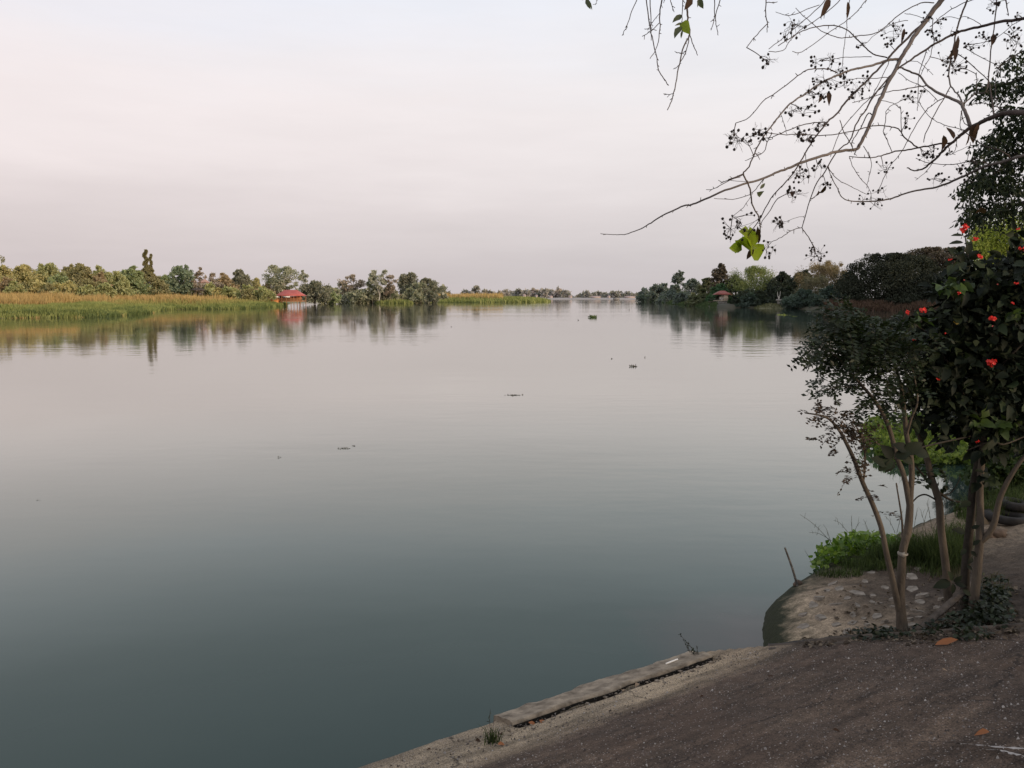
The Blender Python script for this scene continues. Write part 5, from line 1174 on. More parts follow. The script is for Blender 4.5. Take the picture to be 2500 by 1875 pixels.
for pts, rd in [
  ([(1165, 655), (1190, 640), (1230, 610), (1250, 590), (1300, 590), (1320, 560), (1330, 500)], [10, 8, 6]),
  ([(690, 365), (600, 340), (540, 290), (480, 230), (420, 180), (320, 160), (200, 180), (110, 220), (0, 290)], [9, 8, 7, 5]),
  ([(110, 50), (180, 120), (260, 185), (310, 215), (400, 240), (500, 225), (580, 220), (650, 190), (720, 130), (800, 70), (900, 20), (985, 18)], [4, 5, 6, 7, 8]),
  ([(575, -20), (500, 70), (420, 140), (300, 220), (150, 330), (90, 325)], [6, 5, 4]),
  ([(410, -20), (330, 60), (250, 120), (140, 190), (80, 250), (30, 320), (-60, 325)], [6, 5, 4]),
  ([(310, -15), (230, 70), (100, 180), (20, 250), (-60, 310)], [6, 5, 4]),
  ([(470, -15), (450, 10), (440, 90), (430, 200), (415, 300), (405, 420)], [5, 4]),
  ([(1250, -10), (1150, 30), (1050, 90), (960, 170)], [7, 6, 5]), ([(1140, 120), (1180, 105), (1250, 135), (1290, 165)], [4, 4, 5]), ([(960, 170), (1010, 130), (1080, 105), (1140, 120)], [4, 4]),
  ([(690, 490), (600, 495), (500, 495), (400, 520), (330, 545)], [5, 4, 3]),
  ([(310, 775), (200, 780), (100, 810), (0, 850), (-40, 870), (-100, 875)], [6, 5, 4]),
  ([(940, 540), (820, 560), (700, 580), (580, 620), (470, 650)], [8, 6, 5, 4]),
  ([(1050, 620), (980, 660), (920, 720), (840, 850), (780, 960), (700, 1060), (640, 1190)], [6, 5, 4]),
  ([(1090, 545), (1050, 620), (990, 720), (930, 850), (920, 900)], [7, 6, 5]),
  ([(890, 640), (920, 690), (970, 750), (1050, 790), (1190, 825)], [4, 4, 5]), ([(1180, 835), (1300, 920), (1400, 950), (1480, 1005)], [6, 7, 8]),
  ([(450, 990), (470, 1050), (520, 1130), (580, 1200), (590, 1270)], [4, 4, 3]), ([(310, 1050), (350, 1110), (400, 1150), (480, 1190), (560, 1230)], [5, 4, 3]),
  ([(1480, 705), (1420, 690), (1300, 655), (1190, 665)], [7, 6, 5]), ([(1215, 900), (1200, 990), (1160, 1060), (1150, 1090)], [4, 3]),
  ([(1335, 1040), (1290, 1025), (1200, 1025), (1100, 1040), (960, 1035), (870, 1000)], [7, 5, 4]),
  ([(150, 1440), (80, 1460), (20, 1500), (-40, 1530), (-70, 1560)], [5, 4, 3]), ([(150, 1440), (190, 1500), (225, 1560), (240, 1610), (262, 1650)], [6, 5, 4]),
  ([(170, 1365), (90, 1385), (20, 1410)], [3, 2]), ([(-221, 1100), (-296, 1130), (-366, 1160)], [7, 5, 3]), ([(-221, 1105), (-336, 1155), (-406, 1195), (-456, 1200)], [5, 4, 3]), ([(-240, 1122), (-310, 1138), (-200, 1150)], [3, 3]),
  ([(-86, 1125), (-130, 1180), (-180, 1230), (-290, 1262), (-406, 1255)], [5, 4, 3]), ([(-160, 1220), (-220, 1310), (-290, 1370)], [3, 3]),
  ([(-2, 1255), (-66, 1350), (-121, 1430)], [5, 4]), ([(-40, 840), (-70, 900), (-90, 960), (-170, 1000), (-210, 1016)], [5, 4, 3]), ([(170, 970), (180, 1040), (195, 1090), (190, 1160)], [4, 3]),
  ([(390, 760), (410, 830), (450, 890), (480, 960)], [5, 5]), ([(510, 910), (490, 960), (480, 975)], [7, 4]),
  ([(605, 740), (570, 715), (530, 790), (490, 860), (460, 910)], [8, 7, 6, 5]), ([(720, 960), (690, 890), (665, 830), (680, 760), (690, 690), (770, 640)], [5, 5, 4]),
  ([(775, 690), (740, 660), (680, 640), (640, 635)], [4, 4]), ([(780, 830), (775, 690), (760, 680)], [5, 4]), ([(690, 530), (600, 600), (520, 680), (430, 780), (380, 860), (330, 990)], [6, 5, 4]),
  ([(700, 390), (650, 500), (600, 600), (560, 680)], [5, 4]), ([(940, 310), (910, 400), (890, 480), (885, 620), (880, 700)], [6, 5, 4]), ([(975, 290), (960, 360), (920, 430), (900, 480)], [5, 4]),
  ([(980, 120), (975, 200), (985, 250), (980, 290)], [6, 6]), ([(830, 385), (900, 400), (980, 475)], [4, 3]), ([(760, 460), (830, 510), (930, 560), (1010, 640)], [4, 4]),
  ([(1110, 320), (1200, 390), (1300, 480), (1330, 510)], [6, 6]), ([(1180, 300), (1260, 350), (1400, 420)], [5, 4]), ([(1400, 420), (1440, 390), (1500, 350), (1560, 320)], [6, 7, 8]), ([(1400, 420), (1375, 500), (1380, 650), (1420, 720)], [5, 4]),
  ([(1220, 800), (1170, 770), (1160, 700), (1150, 790), (1165, 830)], [5, 4]), ([(1000, 1000), (940, 1080), (870, 1140)], [5, 3]), ([(1130, 875), (1120, 950), (1090, 980), (1190, 930), (1260, 915)], [4, 3]),
  ([(570, 960), (590, 1050), (570, 1130), (560, 1190)], [4, 3]), ([(540, 925), (580, 1000)], [5, 4]), ([(1440, 0), (1450, 60), (1455, 100)], [9, 5]), ([(800, 85), (880, 100), (960, 140)], [4, 4]),
  ([(590, 360), (520, 360), (400, 365), (330, 380), (260, 385)], [5, 4, 3]), ([(820, 130), (740, 145), (640, 200), (560, 270), (520, 290)], [5, 4, 3]), ([(370, 460), (340, 445), (310, 437), (259, 435), (194, 440), (124, 480), (44, 545), (-36, 600), (-96, 640), (-181, 740), (-268, 778)], [8, 7, 6, 5, 4]),
  ([(10, 705), (35, 780), (55, 850)], [3, 3]), ([(1255, 460), (1255, 520), (1250, 590)], [5, 5]), ([(1560, 120), (1480, 160), (1360, 250), (1180, 290)], [5, 4, 4])]:
    branch(pts, rd)
# hanging twigs along the top
for pts, rd in [
  ([(412, -25), (370, 70), (340, 160), (308, 225)], [6, 5, 4]), ([(455, -25), (475, 110), (490, 200), (505, 260), (525, 350), (535, 430), (560, 480), (600, 540)], [7, 6, 5]), ([(483, -25), (490, 120), (492, 255)], [7, 6, 4]),
  ([(566, -25), (545, 90), (548, 180), (530, 290), (485, 370)], [9, 7, 5, 4]), ([(545, 85), (500, 140), (470, 190)], [4, 4]), ([(545, 145), (500, 190), (435, 230)], [5, 4]), ([(450, 183), (490, 183), (525, 192)], [4, 4]),
  ([(612, -25), (637, 75)], [5, 4]), ([(690, -25), (690, 100), (685, 150)], [6, 4]), ([(722, -25), (720, 60), (725, 130), (735, 215), (690, 320), (665, 430), (640, 560), (620, 640), (595, 695)], [12, 11, 8, 6, 5]),
  ([(735, 215), (760, 290), (785, 350)], [6, 4]), ([(730, 225), (720, 300), (690, 370), (660, 420), (632, 437)], [6, 5, 3]), ([(635, 592), (600, 597), (570, 593)], [4, 3]), ([(650, 330), (700, 342)], [4, 4]), ([(890, -25), (893, 90), (885, 150), (870, 190)], [6, 5, 4]), ([(935, -25), (900, 95), (905, 170), (915, 222)], [6, 5, 4]),
  ([(1218, -25), (1218, 90), (1230, 150), (1225, 205)], [7, 6, 4]), ([(1228, 150), (1160, 220), (1095, 300)], [6, 5, 4]), ([(1220, 15), (1290, 12)], [5, 4]), ([(140, 30), (158, -10)], [3, 3]), ([(575, 5), (590, -25)], [4, 4]), ([(1280, 75), (1340, 95), (1400, 90), (1555, 32)], [3, 4, 5])]:
    branch(pts, rd, conv=A)
# trunk and upper limbs outside the picture, carrying everything above
def W3(px, py, conv=None): return at_y(px, py, dep(px, py))
tk = np.array([3.45, 2.9, 1.0])
mb = MB(); trunk = smoothpath([tk, tk + [.06, .05, 1.0], tk + [-.05, .1, 2.2], tk + [-.2, .1, 3.4], tk + [-.35, .05, 4.4]], 5); mb.tube(trunk, [.15, .12, .10, .08, .05], 12); mb.build('trunk', PALEB, ot, True)
for st, (px, py), rd in [(trunk[9], B((1640, 960))[:2], (.03, .012)), (trunk[10], B((1640, 716))[:2], (.045, .021)), (trunk[13], B((1640, 112))[:2], (.03, .013)), (trunk[17], B((1085, -75))[:2], (.04, .023)), (trunk[18], B((1215, -45))[:2], (.02, .008))]:
    e = W3(px, py); mb = MB(); mb.tube(smoothpath([st, st * .5 + e * .5 + np.array([0, 0, .15]), e], 5), rd, 8); mb.build('branch', PALEB, ot, True)
e0 = trunk[-1]; topl = smoothpath([trunk[16], W3(2120, -260), W3(1960, -190), W3(1800, -120), W3(1690, -60), W3(1600, -40), W3(1560, -30)], 5)
mb = MB(); mb.tube(topl, [.035, .022, .016, .012, .008, .005], 8); mb.build('branch', PALEB, ot, True)
for px, py in [A((455, -25))[:2], A((566, -25))[:2], A((690, -25))[:2], A((722, -25))[:2], A((912, -25))[:2], A((1218, -25))[:2], B((310, -15))[:2], B((410, -20))[:2], B((575, -20))[:2]]:
    e = W3(px, py); k = np.argmin(np.linalg.norm(topl - e, axis=1)); mb = MB(); mb.tube([topl[k], topl[k] * .4 + e * .6 + np.array([0, 0, .02]), e], [.006, .0035], 5, cap=False); mb.build('twig', BARK_TWIGD, ot, True)
ALLT = np.concatenate(TW)
# capsule clusters
def cluster(cx, cy, rx, ry, n, conv=B, big=1.0):
    px, py = conv((cx, cy))[:2]; rx *= ZS * 1.2; ry *= ZS * 1.2
    Y = dep(px, py) - .03; c = at_y(px, py, Y); k = np.argmin(np.linalg.norm(ALLT - c, axis=1) + np.abs(ALLT[:, 1] - Y) * .3)
    st = ALLT[k]; mb = MB(); mid = st * .45 + c * .55 + np.array([0, 0, .004]); ax = smoothpath([st, mid, c], 3); mb.tube(ax, [.0016, .0011], 4, 0, False)
    sc_ = ppm(Y); hubs = []
    for h_ in range(max(2, n // 3)):
        a = r.random() * 6.28; q = r.uniform(.25, .62); hb_ = at_y(px + math.cos(a) * rx * q, py + math.sin(a) * ry * q, Y + r.normal() * .02)
        s0 = ax[r.integers(len(ax) // 2, len(ax))]; mb.tube([s0, (s0 + hb_) / 2 + r.normal(size=3) * .004, hb_], [.0010, .0008], 3, 0, False); hubs.append(hb_)
    for i in range(n):
        a = r.random() * 6.28; q = r.random() ** .55; f_ = at_y(px + math.cos(a) * rx * q, py + math.sin(a) * ry * q, Y + r.normal() * .03)
        hb_ = hubs[np.argmin([np.linalg.norm(f_ - h_) for h_ in hubs])]
        mb.tube([hb_, (hb_ + f_) / 2 + r.normal(size=3) * .003, f_], [.0008, .0007], 3, 0, False)
        rr = r.uniform(.0034, .0053) * big; ball(mb, f_, rr, 1, (1, 1, 1.08), .22)
        d = unit(r.normal(size=3)); mb.tube([f_ + d * rr * .8, f_ + d * rr * 1.6], [.0011, .0004], 3, 1, False)
    for i in range(int(n * .9)):
        hb_ = hubs[r.integers(len(hubs))]; d = unit(r.normal(size=3) * np.array([1, .5, 1])); L_ = r.uniform(.012, .030)
        e = hb_ + d * L_; mb.tube([hb_, e], [.0006, .0004], 3, 0, False)
        for _ in range(2): mb.tube([e - d * L_ * .4 * r.random(), e + unit(d + r.normal(size=3) * .7) * L_ * .35], [.0004, .0003], 3, 0, False)
    mb.build('seed_cluster', [BARK_TWIGD, SEED], ot)
for c_ in [(85, 180, 75, 70, 13), (285, 380, 85, 55, 14), (400, 455, 60, 45, 8), (305, 530, 85, 60, 16), (420, 520, 55, 60, 9), (240, 600, 90, 45, 15), (150, 700, 95, 35, 15), (490, 590, 50, 45, 13), (560, 520, 45, 60, 8), (250, 800, 60, 28, 8), (130, 835, 25, 25, 4), (185, 885, 35, 25, 4), (740, 195, 90, 60, 16), (690, 275, 25, 18, 4), (530, 285, 40, 18, 4), (915, 125, 50, 40, 7),
           (960, 210, 45, 25, 8), (1030, 135, 40, 25, 6), (1000, 250, 40, 30, 7), (1060, 395, 60, 75, 15), (1150, 430, 70, 60, 12), (1350, 35, 60, 45, 10), (1330, 235, 75, 40, 12), (1480, 245, 80, 95, 22), (1230, 290, 60, 25, 8), (1120, 200, 40, 30, 6), (845, 620, 45, 35, 8), (915, 570, 20, 15, 3), (818, 770, 60, 60, 8), (970, 960, 40, 50, 10), (920, 970, 55, 40, 8), (1530, 100, 40, 20, 4),
           (665, 1060, 75, 70, 8), (1020, 1140, 75, 45, 9), (1150, 1070, 40, 45, 6), (1235, 1020, 35, 25, 4), (580, 1275, 75, 50, 12), (635, 1215, 60, 25, 5), (140, 1110, 45, 65, 12), (105, 1215, 45, 45, 10), (250, 1055, 40, 45, 8), (300, 1165, 60, 25, 5), (8, 1400, 30, 35, 6), (238, 1605, 65, 60, 15), (1090, 970, 25, 15, 3), (1200, 1150, 35, 20, 3), (1410, 420, 40, 35, 5)]:
    cluster(*c_)
for c_ in [(1065, 1420, 115, 85, 20), (1300, 1400, 35, 32, 7), (1235, 1570, 40, 60, 10), (990, 1500, 25, 18, 5), (1090, 885, 130, 60, 15), (1175, 840, 45, 45, 9), (1430, 835, 35, 30, 6), (1480, 885, 35, 20, 4), (1215, 385, 45, 40, 8), (1010, 870, 60, 35, 5)]:
    cluster(*c_, conv=A)
# leaves still hanging on it
LGRN = leaf_mat('lit_leaf', (.16, .215, .016), (.28, .325, .03), .55, .5, .2)
LDARK = leaf_mat('hanging_leaf', (.045, .055, .028), (.10, .11, .06), .35, .5, .25)
def one_leaf(x0, y0, x1, y1, wd, mat, conv=B, curl=.2, yo=-.02, nm='leaf', lab=None):
    a, b_ = [at_y(*(conv(q)[:2]), dep(*conv(q)[:2]) + yo) for q in ((x0, y0), (x1, y1))]
    b_[1] += r.normal() * .012
    L_ = np.linalg.norm(b_ - a); mb = MB(); leaves8(mb, a[None], (b_ - a)[None], unit(np.array([[r.normal() * .35, -1, r.normal() * .35]])), L_, L_ * wd, 0, curl, .18, .2)
    o = mb.build(nm, mat, ot); 
    if lab: o['label'] = lab
for q in [(1135, 1560, 1135, 1435, .55), (1130, 1555, 1060, 1455, .75), (1125, 1558, 1040, 1520, .6), (1065, 1555, 982, 1572, .75), (1050, 1550, 1025, 1608, .7), (1120, 1560, 1205, 1630, .62), (1065, 1555, 1030, 1520, .6)]:
    one_leaf(*q, LGRN, A, .1, lab='yellow green leaf lit from behind')
for q in [(1140, 1565, 1092, 1645, .4, DRYLEAF), (1180, 1195, 1224, 1152, .38, LDARK), (1160, 1217, 1234, 1232, .3, LDARK), (1165, 1430, 1180, 1580, .14, DRYLEAF), (690, 95, 622, 140, .5, LDARK), (682, 165, 637, 228, .5, LDARK), (690, 140, 722, 205, .55, LGRN), (690, 190, 685, 230, .3, LDARK), (685, 145, 640, 170, .25, LDARK),
          (745, -15, 706, 65, .5, DRYLEAF), (790, -10, 822, 50, .55, LDARK), (790, 0, 785, 45, .25, LDARK), (85, -15, 95, 58, .35, LDARK), (95, 0, 122, 50, .2, LDARK), (60, -20, 55, 5, .8, DRYLEAF)]:
    one_leaf(*q, A)
for q in [(1045, 855, 1065, 965, .42), (1110, 880, 1085, 785, .40), (1140, 225, 1145, 350, .24), (1115, 290, 1125, 360, .24), (1230, 790, 1250, 900, .45), (1265, 780, 1255, 860, .4), (1205, 850, 1210, 920, .3), (320, -10, 290, 85, .3), (440, 10, 445, 105, .22), (798, 180, 792, 250, .2), (255, 1205, 238, 1288, .26), (300, 1172, 275, 1252, .26), (318, 580, 320, 642, .28), (275, 595, 270, 635, .4), (1366, 215, 1362, 270, .4), (1155, 1060, 1150, 1110, .5), (95, 1210, 70, 1235, .6), (1285, 1310, 1290, 1380, .5)]:
    one_leaf(*q, DRYLEAF, B, .35)

# ------------------------------------------------------------------ dark drooping tree at the right edge
r = np.random.default_rng(41)
LDROOP = leaf_mat('drooping_leaflet', (.008, .014, .008), (.030, .042, .018), .25, .6, .2)
YD = 12.0
gx = at_y(2780, 900, YD + .5)[0]
dt = empty('drooping_tree', (gx, YD + .5, 1.0), 'dark feathery tree drooping in from the right frame edge', 'tree')
tb = np.array([gx, YD + .5, .4]); mb = MB(); tr_ = smoothpath([tb, tb + [.1, 0, 2.4], tb + [0, .2, 5], tb + [.1, .2, 8.5]], 5); mb.tube(tr_, [.26, .2, .15, .05], 10); mb.build('trunk', BARK_DARK, dt, True)
mb = MB(); tiers = [(2500, 205, 95, 24, 50), (2420, 215, 55, 18, 26), (2560, 160, 60, 30, 40), (2520, 275, 55, 20, 30), (2465, 262, 40, 14, 14), (2500, 315, 70, 32, 55), (2440, 345, 45, 28, 34), (2480, 385, 70, 35, 60), (2430, 420, 50, 26, 38), (2480, 450, 70, 38, 60), (2400, 450, 40, 24, 26), (2370, 470, 26, 18, 15), (2430, 500, 40, 26, 26), (2480, 500, 40, 26, 24), (2380, 520, 32, 14, 12), (2362, 535, 16, 8, 6), (2410, 535, 26, 16, 10), (2365, 505, 20, 14, 8), (2488, 530, 22, 12, 8), (2385, 388, 16, 10, 6), (2400, 365, 24, 12, 9), (2580, 320, 80, 120, 150), (2600, 480, 80, 60, 80), (2490, 140, 30, 16, 10), (2460, 160, 22, 10, 6)]
for cx, cy, rx, ry, n in tiers:
    P, D = blob_pts(cx, cy, rx * 1.05, ry * .72, int(n * 1.5), YD, .5, r)
    D = unit(D * .6 + np.array([-.25, -.1, -.35]) + r.normal(size=D.shape) * .35)
    k = 7
    for p, d in zip(P, D):
        pts = p + d * np.linspace(0, .20, k)[:, None] + np.array([0, 0, -.07]) * np.linspace(0, 1, k)[:, None] ** 2
        dd = unit(np.array([r.normal() * .3, r.normal() * .3, -.7]) + r.normal(size=(k, 3)) * .5)
        leaves4(mb, pts, dd, rand_dirs(k, r), r.uniform(.06, .11, k), r.uniform(.026, .044, k))
mb.build('crown', LDROOP, dt)
for i, (pts, rd) in enumerate([([(2600, 150), (2540, 165), (2490, 195), (2430, 210), (2390, 212)], .03), ([(2640, 330), (2560, 340), (2490, 370), (2440, 415), (2390, 450)], .03), ([(2620, 470), (2550, 480), (2480, 500), (2430, 520), (2375, 535)], .025), ([(2600, 250), (2540, 265), (2490, 268)], .02)]):
    q = path_px(pts, YD); st = tr_[[16, 10, 7, 12][i] if [16, 10, 7, 12][i] < len(tr_) else -1]
    mb = MB(); mb.tube(np.vstack([st, q]), [rd * 1.6, rd, .008], 6); mb.build('limb', BARK_DARK, dt, True)
one = MB()
# bright feathery bush further along the bank
FEA = leaf_mat('feathery_bright', (.11, .15, .028), (.36, .40, .10), .4, .7, .1, clump=.8)
def soft_bush(name, label, cat, blobs, Y, mat, dep_, ls, seed, droop=-.1, bark=BARK_DARK, ground_z=None, asp=.45):
    r_ = np.random.default_rng(seed); cx = np.mean([b[0] for b in blobs]); bb_ = at_y(cx, 760, Y); gz = float(rheight(np.array([bb_[0]]), np.array([Y]))[0]) if ground_z is None else ground_z
    b0 = np.array([bb_[0], Y, gz]); o = empty(name, b0, label, cat); mb = MB(); tk_ = MB()
    for cx, cy, rx, ry, n in blobs:
        P, D = blob_pts(cx, cy, rx, ry, n, Y, dep_, r_); m_ = len(P)
        leaves4(mb, P, unit(D * .6 + r_.normal(size=(m_, 3)) * .6 + np.array([0, 0, droop])), rand_dirs(m_, r_, .5), ls * r_.uniform(.6, 1.3, m_), ls * asp * r_.uniform(.7, 1.2, m_))
        c = at_y(cx, cy, Y); tk_.tube(smoothpath([b0 - [0, 0, .1], b0 * .5 + c * .5 + np.array([0, 0, .1]), c], 4), [ls * .25, ls * .12], 5, cap=False)
    mb.build('foliage', mat, o); tk_.build('stem', bark, o); return o
soft_bush('feathery_bush', 'bright yellow green feathery bush glowing behind the red flowers', 'bush', [(2425, 588, 62, 52, 2600), (2480, 568, 56, 50, 2400), (2395, 590, 36, 40, 800), (2410, 620, 45, 45, 1500), (2470, 650, 70, 50, 2000), (2395, 560, 25, 25, 260), (2540, 600, 60, 80, 2200)], 30, FEA, 1.2, .16, 3, -.3, asp=.3)
BKL = leaf_mat('bank_bush_leaf', (.05, .085, .018), (.17, .22, .05), .35, .6, .15, clump=2)
r = np.random.default_rng(61); mb = MB(); P = []
while len(P) < 5200:
    px, py = r.uniform(2095, 2560), 1020 + 112 * r.random() ** .8
    left = np.interp(py, [1020, 1035, 1060, 1090, 1110, 1125, 1135], [2150, 2122, 2106, 2124, 2150, 2185, 2260]) + 14 * math.sin(py * .35) + 8 * r.normal()
    if px > left: P.append(at_z(px, py, .05))
P = np.array(P); n = len(P); P[:, 2] = .02 + .26 * r.random(n) * (.45 + .9 * vnoise(P[:, 0] * 1.3, P[:, 1] * 1.3, 4))
leaves8(mb, P, unit(np.c_[r.normal(size=(n, 2)), .3 + r.random(n)]), rand_dirs(n, r, 1.0), r.uniform(.07, .15, n), r.uniform(.06, .11, n), 0, .2, .12)
kk = r.integers(0, n, 1500); blades(mb, P[kk] - [0, 0, .06], r.uniform(.15, .38, 1500), .014, .8, r)
tag(mb.build('water_hyacinth_mat', BKL), 'bright green floating mat of water plants behind the sapling trunks', 'water plants', kind='stuff')
BKD = leaf_mat('bank_bush_dark', (.016, .028, .010), (.050, .075, .026), .3, .6, .15, clump=2)
soft_bush('bank_bush', 'dark green bank growth right of the tall trunks', 'bush', [(2440, 1130, 60, 40, 1200), (2500, 1150, 60, 60, 1500), (2420, 1190, 50, 34, 800), (2490, 1215, 60, 26, 800), (2380, 1160, 30, 20, 300)], 11.5, BKD, .6, .085, 5, .1, ground_z=.4, asp=.75)
soft_bush('bank_bush', 'shaded bush behind the dark shrub at the right edge', 'bush', [(2420, 880, 110, 110, 2600), (2520, 960, 90, 110, 2400), (2360, 1000, 90, 60, 1500)], 18, RBLK, 1.0, .13, 6, 0, ground_z=.6, asp=.7)

# ------------------------------------------------------------------ near-bank plants and things
r = np.random.default_rng(51)
def gz(x, y):
    x = np.atleast_1d(x); y = np.atleast_1d(y); return near_h(x, y)
# broad-leaved water plants on the mound's far flank
HYG = leaf_mat('broad_leaf', (.055, .105, .018), (.15, .23, .04), .4, .45, .3, third=(.22, .29, .05))
def gpatch(n, pts, rx, ry, zlift):
    out = []
    for (px, py, rx_, ry_, w_) in pts:
        k = int(n * w_); a = r.random(k) * 6.283; q = np.sqrt(r.random(k))
        for a_, q_ in zip(a, q):
            out.append((px + math.cos(a_) * q_ * rx_, py + math.sin(a_) * q_ * ry_))
    return out
def at_px_y(pxs, Ys): return np.array([at_y(px, py, Y) for (px, py), Y in zip(pxs, Ys)])
mb = MB()
for cx, cy, rx, ry, n in [(2230, 1345, 60, 28, 150), (2190, 1330, 60, 24, 150), (2000, 1372, 24, 18, 50), (2060, 1385, 50, 12, 80), (2110, 1310, 50, 14, 90), (2040, 1345, 50, 26, 190), (2090, 1325, 60, 24, 220), (2130, 1335, 50, 30, 150), (2030, 1375, 34, 16, 60), (2150, 1350, 40, 26, 80), (2085, 1365, 50, 14, 60), (2010, 1350, 22, 12, 30)]:
    P, D = blob_pts(cx, cy, rx, ry, n, 8.75, .5, r)
    leaves8(mb, P, unit(D * .5 + r.normal(size=D.shape) * .5 + np.array([0, -.4, .2])), unit(rand_dirs(n, r, 1.0) + np.array([0, -.5, 0])), r.uniform(.045, .085, n), r.uniform(.04, .07, n), 0, .2, .1)
tag(mb.build('broadleaf_plants', HYG), 'bright green broad leaved plants on the water side of the mound', 'ground plants', kind='stuff')
GRS = leaf_mat('bank_grass', (.022, .034, .013), (.075, .100, .035), .3, .6, .1)
mb = MB(); P = []; HH = []
for cx, cy, rx, ry, n, h_ in [(2190, 1366, 70, 14, 1000, .24), (2260, 1368, 70, 16, 1500, .30), (2235, 1385, 70, 16, 160, .14), (2290, 1392, 50, 20, 200, .16), (2120, 1384, 70, 12, 700, .16), (2050, 1404, 60, 8, 350, .12), (2310, 1380, 50, 22, 1000, .30), (2330, 1330, 50, 24, 700, .26), (2400, 1262, 70, 12, 900, .32), (2480, 1246, 50, 12, 800, .34), (2240, 1366, 60, 12, 800, .30), (2160, 1376, 50, 8, 500, .2)]:
    for _ in range(n):
        a = r.random() * 6.283; q = np.sqrt(r.random()); P.append(ground_pt(cx + math.cos(a) * q * rx, cy + math.sin(a) * q * ry)); HH.append(h_ * r.uniform(.4, 1.2))
P = np.array(P); HH = np.array(HH); k = (P[:, 2] > .03) & (P[:, 1] < 12); P, HH = P[k], HH[k]
blades(mb, P - [0, 0, .02], HH, .007, 1.0, r)
tag(mb.build('grass', GRS), 'dark green grass clump on the crest of the mound', 'grass', kind='stuff')
# tall thin grass stems and seed heads against the water
mb = MB()
STK = plain_mat('dry_stalk', (.045, .045, .03), (.09, .085, .06), 20)
for px, py, tx, ty in [(2030, 1325, 1953, 1256), (2030, 1320, 1975, 1300), (2080, 1300, 2078, 1258), (2085, 1302, 2100, 1275), (2135, 1345, 2108, 1268), (2070, 1300, 2035, 1270), (2185, 1300, 2160, 1260), (2190, 1300, 2205, 1245), (2230, 1300, 2240, 1240), (2250, 1300, 2268, 1238), (2262, 1310, 2250, 1255), (2280, 1290, 2310, 1225), (2295, 1290, 2330, 1230), (2310, 1290, 2305, 1220), (2325, 1280, 2350, 1225), (2145, 1300, 2150, 1262), (2030, 1328, 2010, 1280), (1990, 1400, 1965, 1345), (2210, 1300, 2195, 1255), (2275, 1290, 2262, 1228)]:
    a, b_ = at_y(px, py, 8.7), at_y(tx, ty, 8.7 + r.normal() * .15); mid = a * .45 + b_ * .55 + np.array([0, 0, .03])
    mb.tube(smoothpath([a, mid, b_], 4), [.003, .0014], 4)
    for k in range(3):
        q = a + (b_ - a) * r.uniform(.3, .9); blades(mb, q[None], r.uniform(.06, .15), .004, 1.2, r)
tag(mb.build('tall_grass', STK), 'thin tall grass stalks standing dark against the water', 'tall grass', kind='stuff')
# stick in the water with a stone at its foot
p0 = ground_pt(1944, 1430); a, b_ = at_y(1948, 1436, p0[1]), at_y(1916, 1337, p0[1] - .05)
o = empty('wooden_stick', p0, 'thin grey stick leaning up out of the water edge', 'stick'); mb = MB()
mb.tube(smoothpath([a, a * .5 + b_ * .5 + np.array([.008, 0, 0]), b_], 4), [.014, .012, .009], 7); mb.build('stick', plain_mat('stick_grey', (.06, .055, .05), (.15, .14, .125), 20, .9, .6, 60), o, True)
def stone(name, lab, px, py, wpx, hpx, mat, dz=0, cat='stone', jag=.5, grp=None, seed=0):
    q = ground_pt(px, py + hpx * .4); s_ = ppm(q[1]); v, f = ico(); rr = np.random.default_rng(int(px) + seed)
    k = 1 + jag * (rr.random((len(v), 1)) - .5); V = v * k * np.array([wpx * s_ / 2, wpx * s_ * .38, hpx * s_ * .62]); V[:, 2] = np.maximum(V[:, 2], -hpx * s_ * .3)
    mb = MB(); mb.add(V, f); o = mb.build(name, mat); o.location = q + np.array([0, 0, hpx * s_ * .2 + dz]); o.rotation_euler = (0, 0, rr.random()); return tag(o, lab, cat, grp)
ROCKB = plain_mat('rock_brown', (.05, .034, .024), (.12, .085, .06), 14, .9, 1, 40, 6)
ROCKD = plain_mat('rock_dark', (.020, .016, .013), (.055, .045, .036), 14, .9, 1, 40, 6)
stone('rock', 'small brown rock at the foot of the leaning stick', 1947, 1422, 28, 16, ROCKB, cat='rock')
stone('rock', 'dark rounded rock behind the second sapling trunk', 2330, 1308, 52, 32, ROCKD, cat='rock', jag=.3)
stone('rock', 'low brown broken rock beside the path right of the trunks', 2432, 1300, 62, 22, ROCKB, cat='rock', jag=.6)
stone('rock', 'second brown slab of rock lying under the broken one', 2412, 1308, 44, 12, ROCKB, cat='rock', jag=.6)
q = ground_pt(2408, 1278); o = empty('dead_leaf', q, 'large curled pale dead leaf standing on the broken brown rock', 'leaf'); mb = MB(); s_ = ppm(q[1])
a, b_ = at_y(2402, 1292, q[1] - .1), at_y(2412, 1262, q[1] - .1); leaves8(mb, a[None], (b_ - a)[None], np.array([[.3, -1, .2]]), .15, .09, 0, .5, .3); mb.build('blade', DRYPALE, o)
